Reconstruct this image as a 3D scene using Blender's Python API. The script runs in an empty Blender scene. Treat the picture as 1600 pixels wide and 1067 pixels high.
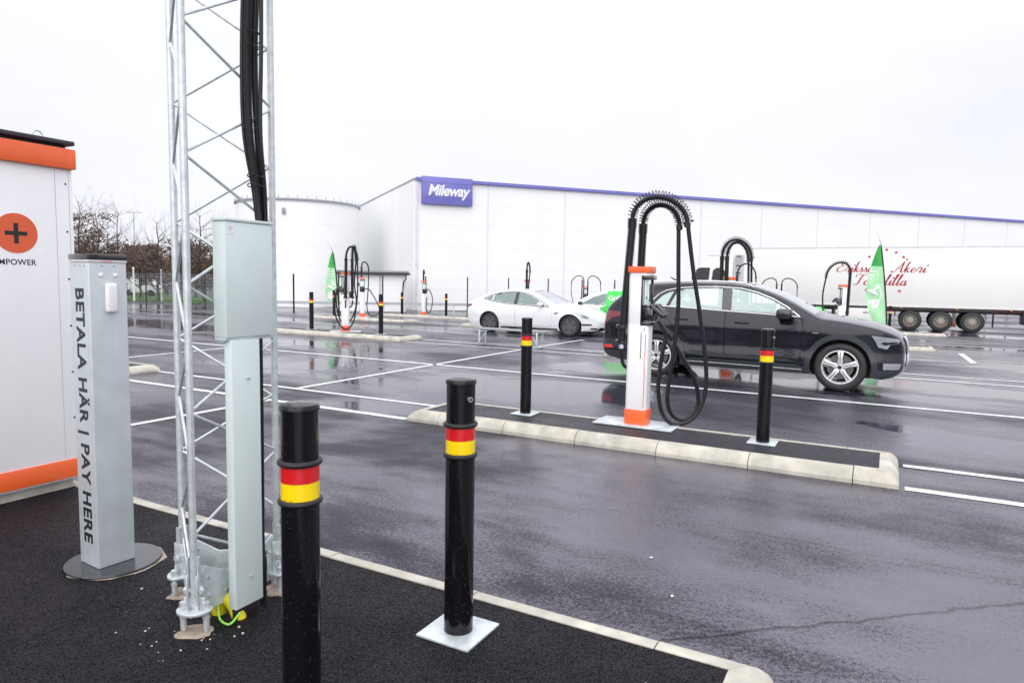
import bpy, bmesh, math, random
from mathutils import Vector, Matrix, Euler, geometry
random.seed(7)
SC = bpy.context.scene
COL = SC.collection
R = math.radians
PI = math.pi

# ------------------------------------------------------------------ camera
cam = bpy.data.cameras.new('camera')
camo = bpy.data.objects.new('camera', cam); COL.objects.link(camo)
cam.lens = 24.0; cam.sensor_width = 36.0; cam.clip_start = 0.05; cam.clip_end = 3000
camo.matrix_world = Matrix.Translation((0, 0, 1.62)) @ Matrix.Rotation(R(85.0), 4, 'X') @ Matrix.Rotation(R(1.0), 4, 'Z')
cam.dof.use_dof = True; cam.dof.focus_distance = 7.5; cam.dof.aperture_fstop = 5.6
SC.camera = camo

# ------------------------------------------------------------------ world: overcast sky
W = bpy.data.worlds.new('World'); SC.world = W; W.use_nodes = True
wt = W.node_tree; wt.nodes.clear()
wo = wt.nodes.new('ShaderNodeOutputWorld')
SUN_EL, SUN_AZ = R(30), R(188)
sky = wt.nodes.new('ShaderNodeTexSky'); sky.sky_type = 'NISHITA'; sky.sun_disc = False
sky.sun_elevation = SUN_EL; sky.sun_rotation = SUN_AZ
b1 = wt.nodes.new('ShaderNodeBackground'); b1.inputs[1].default_value = 0.05
wt.links.new(sky.outputs[0], b1.inputs[0])
# cloud deck: brighter overhead than at the horizon, faintly mottled
tc = wt.nodes.new('ShaderNodeTexCoord')
sep = wt.nodes.new('ShaderNodeSeparateXYZ'); wt.links.new(tc.outputs['Generated'], sep.inputs[0])
mr = wt.nodes.new('ShaderNodeMapRange'); mr.inputs[1].default_value = 0.0; mr.inputs[2].default_value = 1.0
mr.inputs[3].default_value = 0.0; mr.inputs[4].default_value = 1.0
wt.links.new(sep.outputs[2], mr.inputs[0])
mpn = wt.nodes.new('ShaderNodeMapping'); mpn.inputs['Scale'].default_value = (1, 1, 2.6)
wt.links.new(tc.outputs['Generated'], mpn.inputs[0])
nz = wt.nodes.new('ShaderNodeTexNoise'); nz.inputs['Scale'].default_value = 2.2; nz.inputs['Detail'].default_value = 5
nz.inputs['Roughness'].default_value = 0.5; nz.inputs['Distortion'].default_value = 0.4
wt.links.new(mpn.outputs[0], nz.inputs[0])
cr = wt.nodes.new('ShaderNodeMix'); cr.data_type = 'RGBA'
cr.inputs[6].default_value = (0.785, 0.790, 0.855, 1); cr.inputs[7].default_value = (1.75, 1.75, 1.83, 1)
pw_ = wt.nodes.new('ShaderNodeMath'); pw_.operation = 'POWER'; pw_.inputs[1].default_value = 2.2; pw_.use_clamp = True
wt.links.new(mr.outputs[0], pw_.inputs[0]); wt.links.new(pw_.outputs[0], cr.inputs[0])
nm = wt.nodes.new('ShaderNodeMapRange'); nm.inputs[1].default_value = 0.3; nm.inputs[2].default_value = 0.7
nm.inputs[3].default_value = 0.93; nm.inputs[4].default_value = 1.05
wt.links.new(nz.outputs[0], nm.inputs[0])
mu = wt.nodes.new('ShaderNodeVectorMath'); mu.operation = 'SCALE'
wt.links.new(cr.outputs[2], mu.inputs[0]); wt.links.new(nm.outputs[0], mu.inputs[3])
b2 = wt.nodes.new('ShaderNodeBackground'); b2.inputs[1].default_value = 0.97
wt.links.new(mu.outputs[0], b2.inputs[0])
wm = wt.nodes.new('ShaderNodeMixShader'); wm.inputs[0].default_value = 0.96
wt.links.new(b1.outputs[0], wm.inputs[1]); wt.links.new(b2.outputs[0], wm.inputs[2])
wt.links.new(wm.outputs[0], wo.inputs[0])
# soft sun behind cloud, from behind the camera
sl = bpy.data.lights.new('sun', 'SUN'); sl.energy = 1.5; sl.angle = R(80); sl.color = (1.0, 0.98, 0.95)
so = bpy.data.objects.new('sun', sl); COL.objects.link(so)
sdir = Vector((math.sin(SUN_AZ)*math.cos(SUN_EL), math.cos(SUN_AZ)*math.cos(SUN_EL), math.sin(SUN_EL)))
so.rotation_euler = sdir.to_track_quat('Z', 'Y').to_euler()
SC.view_settings.view_transform = 'Standard'; SC.view_settings.look = 'None'
SC.view_settings.exposure = 0.37; SC.view_settings.gamma = 1.0; SC.view_settings.use_curve_mapping = False
SC.render.engine = 'CYCLES'
SC.cycles.max_bounces = 8; SC.cycles.transparent_max_bounces = 16

# ------------------------------------------------------------------ frame of the parking rows
AX = R(-28.8); CU, SU = math.cos(AX), -math.sin(AX)
def ss(a, b, x):
    t = min(1, max(0, (x-a)/(b-a))); return t*t*(3-2*t)
def gz(v): return -0.42*ss(14, 40, v)
def P(u, v, z=0.0, rel=True):
    return Vector((CU*u+SU*v, -SU*u+CU*v, z+(gz(v) if rel else 0)))

# ------------------------------------------------------------------ tags and builders
def tag(o, label=None, cat=None, group=None, kind=None):
    if label: o['label'] = label
    if cat: o['category'] = cat
    if group: o['group'] = group
    if kind: o['kind'] = kind
    return o
def thing(name, label, cat, loc=(0, 0, 0), rz=0.0, group=None):
    o = bpy.data.objects.new(name, None); COL.objects.link(o); o.empty_display_size = 0.1
    o.location = loc; o.rotation_euler = (0, 0, rz)
    return tag(o, label, cat, group)
class MB:
    def __init__(s): s.b = bmesh.new()
    def box(s, c, d, rz=0.0, M=None):
        m = Matrix.Translation(c) @ Matrix.Rotation(rz, 4, 'Z')
        if M: m = M @ m
        m = m @ Matrix.Diagonal((d[0], d[1], d[2], 1))
        bmesh.ops.create_cube(s.b, size=1.0, matrix=m); return s
    def bbox(s, c, d, bev, rz=0.0, seg=2):
        t = bmesh.new(); bmesh.ops.create_cube(t, size=1.0, matrix=Matrix.Diagonal((d[0], d[1], d[2], 1)))
        bmesh.ops.bevel(t, geom=t.edges[:], offset=bev, segments=seg, affect='EDGES', profile=0.5)
        t.transform(Matrix.Translation(c) @ Matrix.Rotation(rz, 4, 'Z')); s.merge(t); return s
    def merge(s, t):
        me = bpy.data.meshes.new('t'); t.to_mesh(me); t.free(); s.b.from_mesh(me); bpy.data.meshes.remove(me)
    def cyl(s, p0, p1, r0, r1=None, n=16, cap=True):
        r1 = r0 if r1 is None else r1
        p0, p1 = Vector(p0), Vector(p1); d = p1-p0
        m = Matrix.Translation((p0+p1)/2) @ d.to_track_quat('Z', 'Y').to_matrix().to_4x4()
        bmesh.ops.create_cone(s.b, cap_ends=cap, cap_tris=False, segments=n, radius1=r0, radius2=r1, depth=d.length, matrix=m); return s
    def lathe(s, prof, n=24, M=None, axis='Z'):
        rings = []
        for r, z in prof:
            ring = []
            for k in range(n):
                a = 2*PI*k/n
                v = Vector((r*math.cos(a), r*math.sin(a), z)) if axis == 'Z' else Vector((r*math.cos(a), z, r*math.sin(a)))
                if M: v = M @ v
                ring.append(s.b.verts.new(v))
            rings.append(ring)
        for a, b in zip(rings, rings[1:]):
            for k in range(n):
                f = (a[k], a[(k+1) % n], b[(k+1) % n], b[k])
                s.b.faces.new(f if axis == 'Z' else f[::-1])
        return s
    def tube(s, pts, r, n=8, cap=True, closed=False):
        pts = [Vector(p) for p in pts]; m = len(pts)
        rr = r if isinstance(r, (list, tuple)) else [r]*m
        t0 = (pts[1]-pts[0]).normalized()
        nrm = t0.orthogonal().normalized(); rings = []
        for i, p in enumerate(pts):
            if i == 0: t = pts[1]-pts[0]
            elif i == m-1: t = pts[-1]-pts[-2]
            else: t = (pts[i+1]-pts[i]).normalized()+(pts[i]-pts[i-1]).normalized()
            t.normalize(); nrm = (nrm-t*nrm.dot(t)).normalized(); bn = t.cross(nrm)
            rings.append([s.b.verts.new(p+(nrm*math.cos(2*PI*k/n)+bn*math.sin(2*PI*k/n))*rr[i]) for k in range(n)])
        for a, b in zip(rings, rings[1:]):
            for k in range(n): s.b.faces.new((a[k], a[(k+1) % n], b[(k+1) % n], b[k]))
        if cap:
            s.b.faces.new(rings[0][::-1]); s.b.faces.new(rings[-1])
        return s
    def prism(s, poly, h0, h1, M=None):
        """polygon in xy extruded between two heights"""
        M = M or Matrix.Identity(4)
        lo = [s.b.verts.new(M @ Vector((x, y, h0))) for x, y in poly]
        hi = [s.b.verts.new(M @ Vector((x, y, h1))) for x, y in poly]
        n = len(poly)
        s.b.faces.new(lo[::-1]); s.b.faces.new(hi)
        for k in range(n): s.b.faces.new((lo[k], lo[(k+1) % n], hi[(k+1) % n], hi[k]))
        return s
    def face(s, pts):
        s.b.faces.new([s.b.verts.new(Vector(p)) for p in pts]); return s
    def sphere(s, c, r, n=12, sc=(1, 1, 1)):
        bmesh.ops.create_uvsphere(s.b, u_segments=n, v_segments=max(6, n//2), radius=r, matrix=Matrix.Translation(c) @ Matrix.Diagonal((*sc, 1))); return s
    def build(s, name, mat, parent=None, smooth=True, ang=35, bevel=0, M=None):
        if M: s.b.transform(M)
        bmesh.ops.recalc_face_normals(s.b, faces=s.b.faces[:])
        if bevel:
            eds = [e for e in s.b.edges if len(e.link_faces) == 2 and e.calc_face_angle(0) > R(40)]
            bmesh.ops.bevel(s.b, geom=eds, offset=bevel, segments=2, affect='EDGES', profile=0.5)
        me = bpy.data.meshes.new(name); s.b.to_mesh(me); s.b.free()
        if smooth:
            me.polygons.foreach_set('use_smooth', [True]*len(me.polygons)); me.set_sharp_from_angle(angle=R(ang))
        me.materials.append(mat)
        return link(name, me, parent)
def link(name, me, parent=None, loc=None, rz=None):
    o = bpy.data.objects.new(name, me); COL.objects.link(o); o.parent = parent
    if loc is not None: o.location = loc
    if rz is not None: o.rotation_euler = (0, 0, rz)
    return o
def copy_tree(o, parent=None):
    c = o.copy(); COL.objects.link(c); c.parent = parent
    for ch in [x for x in KIDS(o)]: copy_tree(ch, c)
    return c
def KIDS(o): return [x for x in bpy.data.objects if x.parent == o]
def smooth_path(pts, k=6):
    P_ = [Vector(p) for p in pts]; out = []
    for i in range(len(P_)-1):
        p0 = P_[max(0, i-1)]; p1 = P_[i]; p2 = P_[i+1]; p3 = P_[min(len(P_)-1, i+2)]
        for j in range(k):
            t = j/k
            out.append(0.5*((2*p1)+(p2-p0)*t+(2*p0-5*p1+4*p2-p3)*t*t+(3*p1-p0-3*p2+p3)*t*t*t))
    out.append(P_[-1]); return out
def text_mesh(txt, size, name, mat, parent, M, shear=0.0, bold=0.0, depth=0.002, sx=1.0, space=1.0):
    """lettering as solid flat characters in the xy plane of M (x along the line, z out)"""
    c = bpy.data.curves.new(name, 'FONT'); c.body = txt; c.size = size; c.align_x = 'CENTER'; c.align_y = 'CENTER'
    c.shear = shear; c.offset = bold; c.extrude = depth; c.space_character = space; c.resolution_u = 4
    t = bpy.data.objects.new(name, c); COL.objects.link(t)
    dg = bpy.context.evaluated_depsgraph_get(); me = bpy.data.meshes.new_from_object(t.evaluated_get(dg))
    bpy.data.objects.remove(t); bpy.data.curves.remove(c)
    me.transform(M @ Matrix.Diagonal((sx, 1, 1, 1))); me.name = name
    me.materials.clear(); me.materials.append(mat)
    return link(name, me, parent)

# ------------------------------------------------------------------ materials
def new_mat(name):
    m = bpy.data.materials.new(name); m.use_nodes = True; nt = m.node_tree
    return m, nt, nt.nodes['Principled BSDF']
def N(nt, t, **kw):
    n = nt.nodes.new(t)
    for k, v in kw.items(): setattr(n, k, v)
    return n
def noise(nt, vec, sc, det=4, rough=0.55, dist=0.0):
    n = N(nt, 'ShaderNodeTexNoise'); n.inputs['Scale'].default_value = sc; n.inputs['Detail'].default_value = det
    n.inputs['Roughness'].default_value = rough; n.inputs['Distortion'].default_value = dist
    nt.links.new(vec, n.inputs[0]); return n.outputs[0]
def mrange(nt, v, a, b, c, d, smooth=False):
    n = N(nt, 'ShaderNodeMapRange')
    if smooth: n.interpolation_type = 'SMOOTHSTEP'
    for i, x in enumerate((a, b, c, d)): n.inputs[i+1].default_value = x
    nt.links.new(v, n.inputs[0]); return n.outputs[0]
def math_(nt, op, a, b=None, clamp=False):
    n = N(nt, 'ShaderNodeMath'); n.operation = op; n.use_clamp = clamp
    for i, x in enumerate((a, b)):
        if x is None: continue
        if isinstance(x, (int, float)): n.inputs[i].default_value = x
        else: nt.links.new(x, n.inputs[i])
    return n.outputs[0]
def mixc(nt, f, a, b):
    n = N(nt, 'ShaderNodeMix'); n.data_type = 'RGBA'
    for i, x in ((0, f), (6, a), (7, b)):
        if isinstance(x, (int, float)): n.inputs[i].default_value = x
        elif isinstance(x, tuple): n.inputs[i].default_value = (*x, 1)
        else: nt.links.new(x, n.inputs[i])
    return n.outputs[2]
def MAT(name, col, rough=0.5, metal=0.0, coat=0.0, spec=0.5, var=0.12, vs=3.0, bump=0.0, bs=60.0, drops=0.0, rvar=0.1, streak=0.0):
    m, nt, b = new_mat(name)
    g = N(nt, 'ShaderNodeNewGeometry').outputs['Position']
    n = noise(nt, g, vs, 5)
    k = mrange(nt, n, 0.3, 0.7, 1-var, 1+var)
    v = N(nt, 'ShaderNodeVectorMath'); v.operation = 'SCALE'; v.inputs[0].default_value = col; nt.links.new(k, v.inputs[3])
    out = v.outputs[0]
    if streak:
        mp = N(nt, 'ShaderNodeMapping'); mp.inputs['Scale'].default_value = (1, 1, 0.06); nt.links.new(g, mp.inputs[0])
        st = mrange(nt, noise(nt, mp.outputs[0], 14, 4, 0.6), 0.45, 0.75, 0, streak)
        out = mixc(nt, st, out, tuple(c*0.55 for c in col))
    nt.links.new(out, b.inputs['Base Color'])
    rn = noise(nt, g, vs*4+2, 4)
    nt.links.new(mrange(nt, rn, 0.3, 0.7, max(0.02, rough-rvar*0.6), min(1, rough+rvar)), b.inputs['Roughness'])
    b.inputs['Metallic'].default_value = metal; b.inputs['Coat Weight'].default_value = coat
    b.inputs['Coat Roughness'].default_value = 0.06
    b.inputs['Specular IOR Level'].default_value = spec
    h = None
    if bump: h = math_(nt, 'MULTIPLY', noise(nt, g, bs, 3), bump)
    if drops:
        vo = N(nt, 'ShaderNodeTexVoronoi'); vo.inputs['Scale'].default_value = 85; nt.links.new(g, vo.inputs[0])
        d = mrange(nt, vo.outputs['Distance'], 0.12, 0.34, 1, 0, True)
        sp = N(nt, 'ShaderNodeSeparateColor'); nt.links.new(vo.outputs['Color'], sp.inputs[0])
        gate = mrange(nt, sp.outputs[0], 0.72, 0.80, 0, drops)
        d = math_(nt, 'MULTIPLY', d, gate)
        h = d if h is None else math_(nt, 'ADD', h, d)
    if h is not None:
        bp = N(nt, 'ShaderNodeBump'); bp.inputs['Strength'].default_value = 1.0; bp.inputs['Distance'].default_value = 0.002
        nt.links.new(h, bp.inputs['Height']); nt.links.new(bp.outputs[0], b.inputs['Normal'])
    return m

# wet asphalt of the lot: film of water over fine aggregate, puddles where the surface dips
def asphalt(name, col, wet=True, damp_=False):
    m, nt, b = new_mat(name)
    g = N(nt, 'ShaderNodeNewGeometry').outputs['Position']
    rot = N(nt, 'ShaderNodeMapping'); rot.inputs['Rotation'].default_value = (0, 0, R(28.8)); nt.links.new(g, rot.inputs[0])
    uvv = rot.outputs[0]
    fine = noise(nt, g, 230, 3, 0.7)
    med = noise(nt, g, 60, 4, 0.7)
    vo = N(nt, 'ShaderNodeTexVoronoi'); vo.inputs['Scale'].default_value = 140; nt.links.new(g, vo.inputs[0])
    sp = N(nt, 'ShaderNodeSeparateColor'); nt.links.new(vo.outputs['Color'], sp.inputs[0])
    stone = mrange(nt, sp.outputs[0], 0.55, 1.0, 0, 1)
    big = noise(nt, g, 0.8, 6, 0.62, 0.5)
    c1 = mixc(nt, stone, col, tuple(x*2.3 for x in col))
    grain = noise(nt, g, 42, 5, 0.8)
    g2 = noise(nt, g, 13, 5, 0.75)
    c1 = mixc(nt, mrange(nt, grain, 0.40, 0.60, 0.0, 0.85), c1, tuple(x*0.35 for x in col))
    c1 = mixc(nt, mrange(nt, g2, 0.50, 0.66, 0.0, 0.5), c1, tuple(x*1.9 for x in col))
    c2 = mixc(nt, mrange(nt, big, 0.35, 0.65, 0, 0.55), c1, tuple(x*0.6 for x in col))
    # dark joint where two laying lanes of asphalt meet
    def seam(ax, pos, wid):
        s3 = N(nt, 'ShaderNodeSeparateXYZ'); 
        mp = N(nt, 'ShaderNodeMapping'); mp.inputs['Rotation'].default_value = (0, 0, R(ax)); nt.links.new(g, mp.inputs[0])
        nt.links.new(mp.outputs[0], s3.inputs[0])
        wob = math_(nt, 'MULTIPLY', math_(nt, 'SUBTRACT', noise(nt, g, 3.0, 6, 0.7), 0.5), 0.16)
        d = math_(nt, 'ABSOLUTE', math_(nt, 'ADD', math_(nt, 'SUBTRACT', s3.outputs[1], pos), wob))
        return mrange(nt, d, 0.0, wid, 1, 0, True)
    hgt = math_(nt, 'ADD', math_(nt, 'MULTIPLY', fine, 0.5), math_(nt, 'ADD', math_(nt, 'MULTIPLY', sp.outputs[1], 0.35), math_(nt, 'ADD', math_(nt, 'MULTIPLY', med, 0.7), math_(nt, 'MULTIPLY', grain, 0.9))))
    spits = None
    if wet:
        sm = seam(-12.5, 2.77, 0.020)
        sm = math_(nt, 'MAXIMUM', sm, math_(nt, 'MULTIPLY', seam(28.8, 4.62, 0.022), mrange(nt, big, 0.42, 0.6, 0.0, 0.7)))
        c2 = mixc(nt, math_(nt, 'MULTIPLY', sm, 0.6), c2, tuple(x*0.3 for x in col))
        st = N(nt, 'ShaderNodeMapping'); st.inputs['Scale'].default_value = (0.55, 1.0, 1.0); nt.links.new(uvv, st.inputs[0])
        w1 = noise(nt, st.outputs[0], 0.33, 7, 0.60, 0.7)
        w2 = noise(nt, st.outputs[0], 1.9, 6, 0.65, 0.3)
        w = math_(nt, 'ADD', math_(nt, 'MULTIPLY', w1, 0.78), math_(nt, 'MULTIPLY', w2, 0.22))
        # hollows where water has gathered
        s3 = N(nt, 'ShaderNodeSeparateXYZ'); nt.links.new(uvv, s3.inputs[0])
        tot = w
        for (u, v, ru, rv, k) in HOLLOWS:
            du = math_(nt, 'DIVIDE', math_(nt, 'SUBTRACT', s3.outputs[0], u), ru)
            dv = math_(nt, 'DIVIDE', math_(nt, 'SUBTRACT', s3.outputs[1], v), rv)
            d2 = math_(nt, 'ADD', math_(nt, 'MULTIPLY', du, du), math_(nt, 'MULTIPLY', dv, dv))
            tot = math_(nt, 'ADD', tot, mrange(nt, d2, 0, 1.0, k, 0, True))
        pud = mrange(nt, tot, 0.560, 0.600, 0, 1, True)
        damp = mrange(nt, tot, 0.40, 0.58, 0, 1, True)
        gr = mrange(nt, fine, 0.3, 0.7, -0.05, 0.07)
        rgh = math_(nt, 'ADD', mrange(nt, damp, 0, 1, 0.40, 0.17), math_(nt, 'ADD', gr, mrange(nt, grain, 0.4, 0.6, -0.07, 0.09)))
        rgh = N2mix(nt, pud, rgh, 0.085)
        nt.links.new(rgh, b.inputs['Roughness'])
        lane = N(nt, 'ShaderNodeMapping'); lane.inputs['Scale'].default_value = (0.10, 1.6, 1.0); nt.links.new(uvv, lane.inputs[0])
        trk = mrange(nt, noise(nt, lane.outputs[0], 1.0, 5, 0.6, 0.2), 0.40, 0.62, -0.035, 0.035)
        tot = math_(nt, 'ADD', tot, trk)
        # the crests of the aggregate stand out of the water film and reflect less
        pit = math_(nt, 'ADD', math_(nt, 'ADD', math_(nt, 'MULTIPLY', grain, 0.50), math_(nt, 'MULTIPLY', noise(nt, g, 130, 3, 0.8), 0.50)), mrange(nt, tot, 0.40, 0.60, -0.085, 0.095))
        film = mrange(nt, pit, 0.445, 0.545, 0.05, 1.0, True)
        film = math_(nt, 'MULTIPLY', film, mrange(nt, sm, 0, 1, 1.0, 0.3))
        nt.links.new(film, b.inputs['Specular IOR Level'])
        c2 = mixc(nt, mrange(nt, film, 0.1, 0.8, 0.55, 0.0), c2, tuple(x*0.25 for x in col))
        bp = N(nt, 'ShaderNodeBump'); bp.inputs['Distance'].default_value = 0.004
        nt.links.new(math_(nt, 'ADD', math_(nt, 'MULTIPLY', math_(nt, 'SUBTRACT', 1.0, pud), mrange(nt, damp, 0, 1, 0.9, 0.30)), math_(nt, 'MULTIPLY', pud, 0.02)), bp.inputs['Strength'])
        hh = math_(nt, 'SUBTRACT', hgt, math_(nt, 'MULTIPLY', sm, 1.2))
        nt.links.new(hh, bp.inputs['Height']); nt.links.new(bp.outputs[0], b.inputs['Normal'])
        c2 = mixc(nt, mrange(nt, pud, 0, 1, 0, 0.35), c2, tuple(x*0.7 for x in col))
        b.inputs['IOR'].default_value = 2.0
    else:
        sm = seam(-60, 3.05, 0.012)
        c2 = mixc(nt, math_(nt, 'MULTIPLY', sm, 0.8), c2, tuple(x*0.3 for x in col))
        w = noise(nt, g, 1.6, 6, 0.65, 0.4)
        pit = math_(nt, 'ADD', math_(nt, 'MULTIPLY', noise(nt, g, 120, 4, 0.8), 0.5), math_(nt, 'MULTIPLY', noise(nt, g, 260, 3, 0.8), 0.5))
        film = mrange(nt, pit, 0.44, 0.60, 0.0, 0.85 if damp_ else 0.42, True)
        nt.links.new(film, b.inputs['Specular IOR Level'])
        c2 = mixc(nt, mrange(nt, film, 0, 0.8, 0.6, 0.0), c2, tuple(x*0.3 for x in col))
        rg = mrange(nt, w, 0.38, 0.62, *((0.46, 0.26) if damp_ else (0.62, 0.40)))
        nt.links.new(rg, b.inputs['Roughness'])
        bp = N(nt, 'ShaderNodeBump'); bp.inputs['Distance'].default_value = 0.006; bp.inputs['Strength'].default_value = 1.0
        nt.links.new(math_(nt, 'SUBTRACT', hgt, math_(nt, 'MULTIPLY', sm, 1.5)), bp.inputs['Height']); nt.links.new(bp.outputs[0], b.inputs['Normal'])
        b.inputs['IOR'].default_value = 1.55
    nt.links.new(c2, b.inputs['Base Color']); b.inputs['Specular Tint'].default_value = (0.93, 0.905, 1.0, 1)
    return m
def N2mix(nt, f, a, bv):
    n = N(nt, 'ShaderNodeMix'); n.data_type = 'FLOAT'; nt.links.new(f, n.inputs[0])
    nt.links.new(a, n.inputs[2]); n.inputs[3].default_value = bv; return n.outputs[0]
HOLLOWS = [(-5.4, 9.0, 3.2, 1.5, 0.13), (-4.6, 13.0, 3.0, 1.6, 0.10), (0.8, 12.4, 4.0, 1.7, 0.11), (-21.5, 13.9, 6.0, 3.2, 0.13), (-13.5, 12.4, 4.5, 1.4, 0.11),
           (-5.9, 6.75, 0.9, 0.75, 0.13), (1.9, 3.20, 2.1, 0.85, 0.19), (1.2, 8.8, 2.2, 1.2, 0.07), (4.0, 17.5, 5.0, 3.0, 0.10), (2.6, 36.5, 5.0, 2.4, 0.12), (-10.2, 8.6, 2.0, 1.0, 0.12), (-38, 24, 12, 6, 0.12), (-26, 19, 8, 3, 0.1),
           (-1.3, 3.75, 0.7, 0.5, 0.07), (-3.6, 9.6, 1.6, 1.1, 0.1)]
m_lot = asphalt('wet_asphalt', (0.036, 0.032, 0.052), True)
m_isl = asphalt('island_asphalt', (0.015, 0.014, 0.019), False)
m_islB = asphalt('island_asphalt_damp', (0.034, 0.030, 0.042), False, True)
m_kerb = MAT('kerb_concrete', (0.49, 0.465, 0.40), 0.75, var=0.24, vs=5, bump=0.9, bs=120, streak=0.25)
m_line = MAT('road_paint', (0.70, 0.70, 0.71), 0.35, var=0.28, vs=9, bump=0.7, bs=180, rvar=0.2)
m_concrete = MAT('cast_concrete', (0.40, 0.38, 0.34), 0.8, var=0.2, vs=8, bump=1.0, bs=60)
m_sand = MAT('footing_mortar', (0.36, 0.30, 0.24), 0.9, var=0.25, vs=20, bump=1.5, bs=70)
m_galv = MAT('galvanised_steel', (0.62, 0.66, 0.68), 0.42, 0.55, var=0.16, vs=28, bump=0.15, bs=90, rvar=0.14, drops=0.25)
m_galvl = MAT('bright_zinc_plate', (0.60, 0.66, 0.68), 0.34, 0.35, var=0.2, vs=12, bump=0.25, bs=40, rvar=0.16, drops=0.6)
m_greyp = MAT('powder_coated_grey_green', (0.60, 0.685, 0.675), 0.36, 0.0, coat=0.15, var=0.03, vs=5, bump=0.08, bs=200, drops=0.35)
m_postp = MAT('post_grey_steel', (0.56, 0.605, 0.635), 0.38, 0.25, var=0.07, vs=9, bump=0.12, bs=160, drops=0.3, streak=0.12)
m_black = MAT('black_gloss_paint', (0.004, 0.004, 0.006), 0.16, coat=0.18, spec=0.28, var=0.1, vs=4, drops=1.4, rvar=0.05)
m_rub = MAT('black_rubber', (0.010, 0.010, 0.012), 0.45, var=0.15, vs=20, bump=0.2, bs=150)
m_cable = MAT('cable_sheath', (0.010, 0.0095, 0.012), 0.34, spec=0.35, var=0.1, vs=10)
m_red = MAT('red_reflective', (0.62, 0.008, 0.012), 0.25, coat=0.3, var=0.05, vs=8, drops=0.3)
m_yel = MAT('yellow_reflective', (0.92, 0.66, 0.0), 0.25, coat=0.3, var=0.05, vs=8, drops=0.3)
m_orng = MAT('orange_panel', (0.88, 0.135, 0.03), 0.32, coat=0.2, var=0.03, vs=5, drops=0.25)
m_orng2 = MAT('orange_print', (0.72, 0.12, 0.04), 0.5, var=0.03)
m_white = MAT('white_coated_steel', (0.86, 0.865, 0.88), 0.32, coat=0.15, var=0.02, vs=3, drops=0.2, streak=0.03)
m_whiteP = MAT('white_plastic', (0.82, 0.83, 0.83), 0.3, var=0.02)
m_ink = MAT('black_ink', (0.012, 0.012, 0.018), 0.45, var=0.02)
m_navy = MAT('navy_ink', (0.03, 0.02, 0.06), 0.45, var=0.02)
m_seam = MAT('dark_joint', (0.10, 0.10, 0.12), 0.7, var=0.05)
m_roof = MAT('dark_roof_sheet', (0.035, 0.03, 0.045), 0.38, 0.2, var=0.1, drops=0.3)
m_green = MAT('green_vinyl', (0.035, 0.60, 0.06), 0.3, coat=0.4, var=0.03)
m_bld = MAT('white_wall_panel', (0.86, 0.865, 0.875), 0.55, var=0.02, vs=0.4, streak=0.03)
m_bldj = MAT('panel_joint', (0.72, 0.72, 0.77), 0.6, var=0.03)
m_blue = MAT('blue_violet_sheet', (0.17, 0.165, 0.50), 0.4, var=0.05, vs=1.5)
m_tank = MAT('white_tank_shell', (0.86, 0.865, 0.875), 0.5, var=0.03, vs=0.5, streak=0.06)
m_tyre = MAT('tyre_rubber', (0.020, 0.019, 0.021), 0.55, var=0.2, vs=12, bump=0.3, bs=120)
m_rim = MAT('silver_alloy', (0.72, 0.73, 0.75), 0.28, 0.65, var=0.05, vs=9)
m_rimg = MAT('grey_wheel_cover', (0.10, 0.10, 0.115), 0.4, 0.3, var=0.06)
m_disc = MAT('brake_disc', (0.16, 0.15, 0.15), 0.4, 0.7, var=0.1)
m_calip = MAT('caliper_grey', (0.36, 0.33, 0.27), 0.45, 0.4, var=0.1)
m_chrome = MAT('satin_chrome', (0.86, 0.87, 0.89), 0.18, 0.9, var=0.02)
m_paintb = MAT('black_metallic_paint', (0.004, 0.004, 0.009), 0.25, 0.0, spec=0.2, coat=1.0, var=0.05, vs=2, drops=0.10, rvar=0.04)
for n_ in (m_paintb.node_tree.nodes['Principled BSDF'],):
    n_.inputs['Coat IOR'].default_value = 1.40; n_.inputs['Coat Tint'].default_value = (0.94, 0.94, 1.0, 1); n_.inputs['Specular Tint'].default_value = (0.9, 0.9, 1.0, 1)
m_paintw = MAT('white_car_paint', (0.80, 0.81, 0.83), 0.2, 0.0, coat=1.0, var=0.01, drops=0.15)
m_clad = MAT('charcoal_cladding', (0.030, 0.036, 0.042), 0.42, var=0.06, drops=0.4)
m_gloss = MAT('gloss_black_trim', (0.008, 0.008, 0.010), 0.1, coat=0.8, var=0.05)
m_int = MAT('dark_cabin_lining', (0.030, 0.030, 0.033), 0.8, var=0.1)
m_seat = MAT('seat_leather', (0.055, 0.055, 0.06), 0.55, var=0.1)
m_seatw = MAT('light_seat_leather', (0.30, 0.30, 0.31), 0.55, var=0.1)
m_tail = MAT('dark_red_lens', (0.16, 0.008, 0.016), 0.12, coat=0.8, var=0.08)
m_redl = MAT('red_reflector', (0.55, 0.01, 0.012), 0.2, coat=0.5, var=0.05)
m_lamp = MAT('headlamp_inner', (0.42, 0.45, 0.48), 0.15, 0.5, var=0.1, vs=20)
m_crimson = MAT('crimson_lettering', (0.42, 0.015, 0.04), 0.45, var=0.03)
m_truckw = MAT('white_trailer_wall', (0.80, 0.795, 0.775), 0.42, var=0.02, vs=0.8, streak=0.03)
m_darkm = MAT('dark_chassis', (0.025, 0.02, 0.024), 0.5, 0.2, var=0.15)
m_maroon = MAT('maroon_chassis', (0.07, 0.012, 0.022), 0.45, var=0.15)
m_bark = MAT('wet_bark', (0.055, 0.045, 0.042), 0.85, var=0.3, vs=8)
m_leaf = MAT('withered_leaf', (0.105, 0.068, 0.045), 0.8, var=0.5, vs=3)
m_grass = MAT('grass_ground', (0.055, 0.13, 0.02), 0.95, var=0.4, vs=2, bump=1, bs=30)
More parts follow.
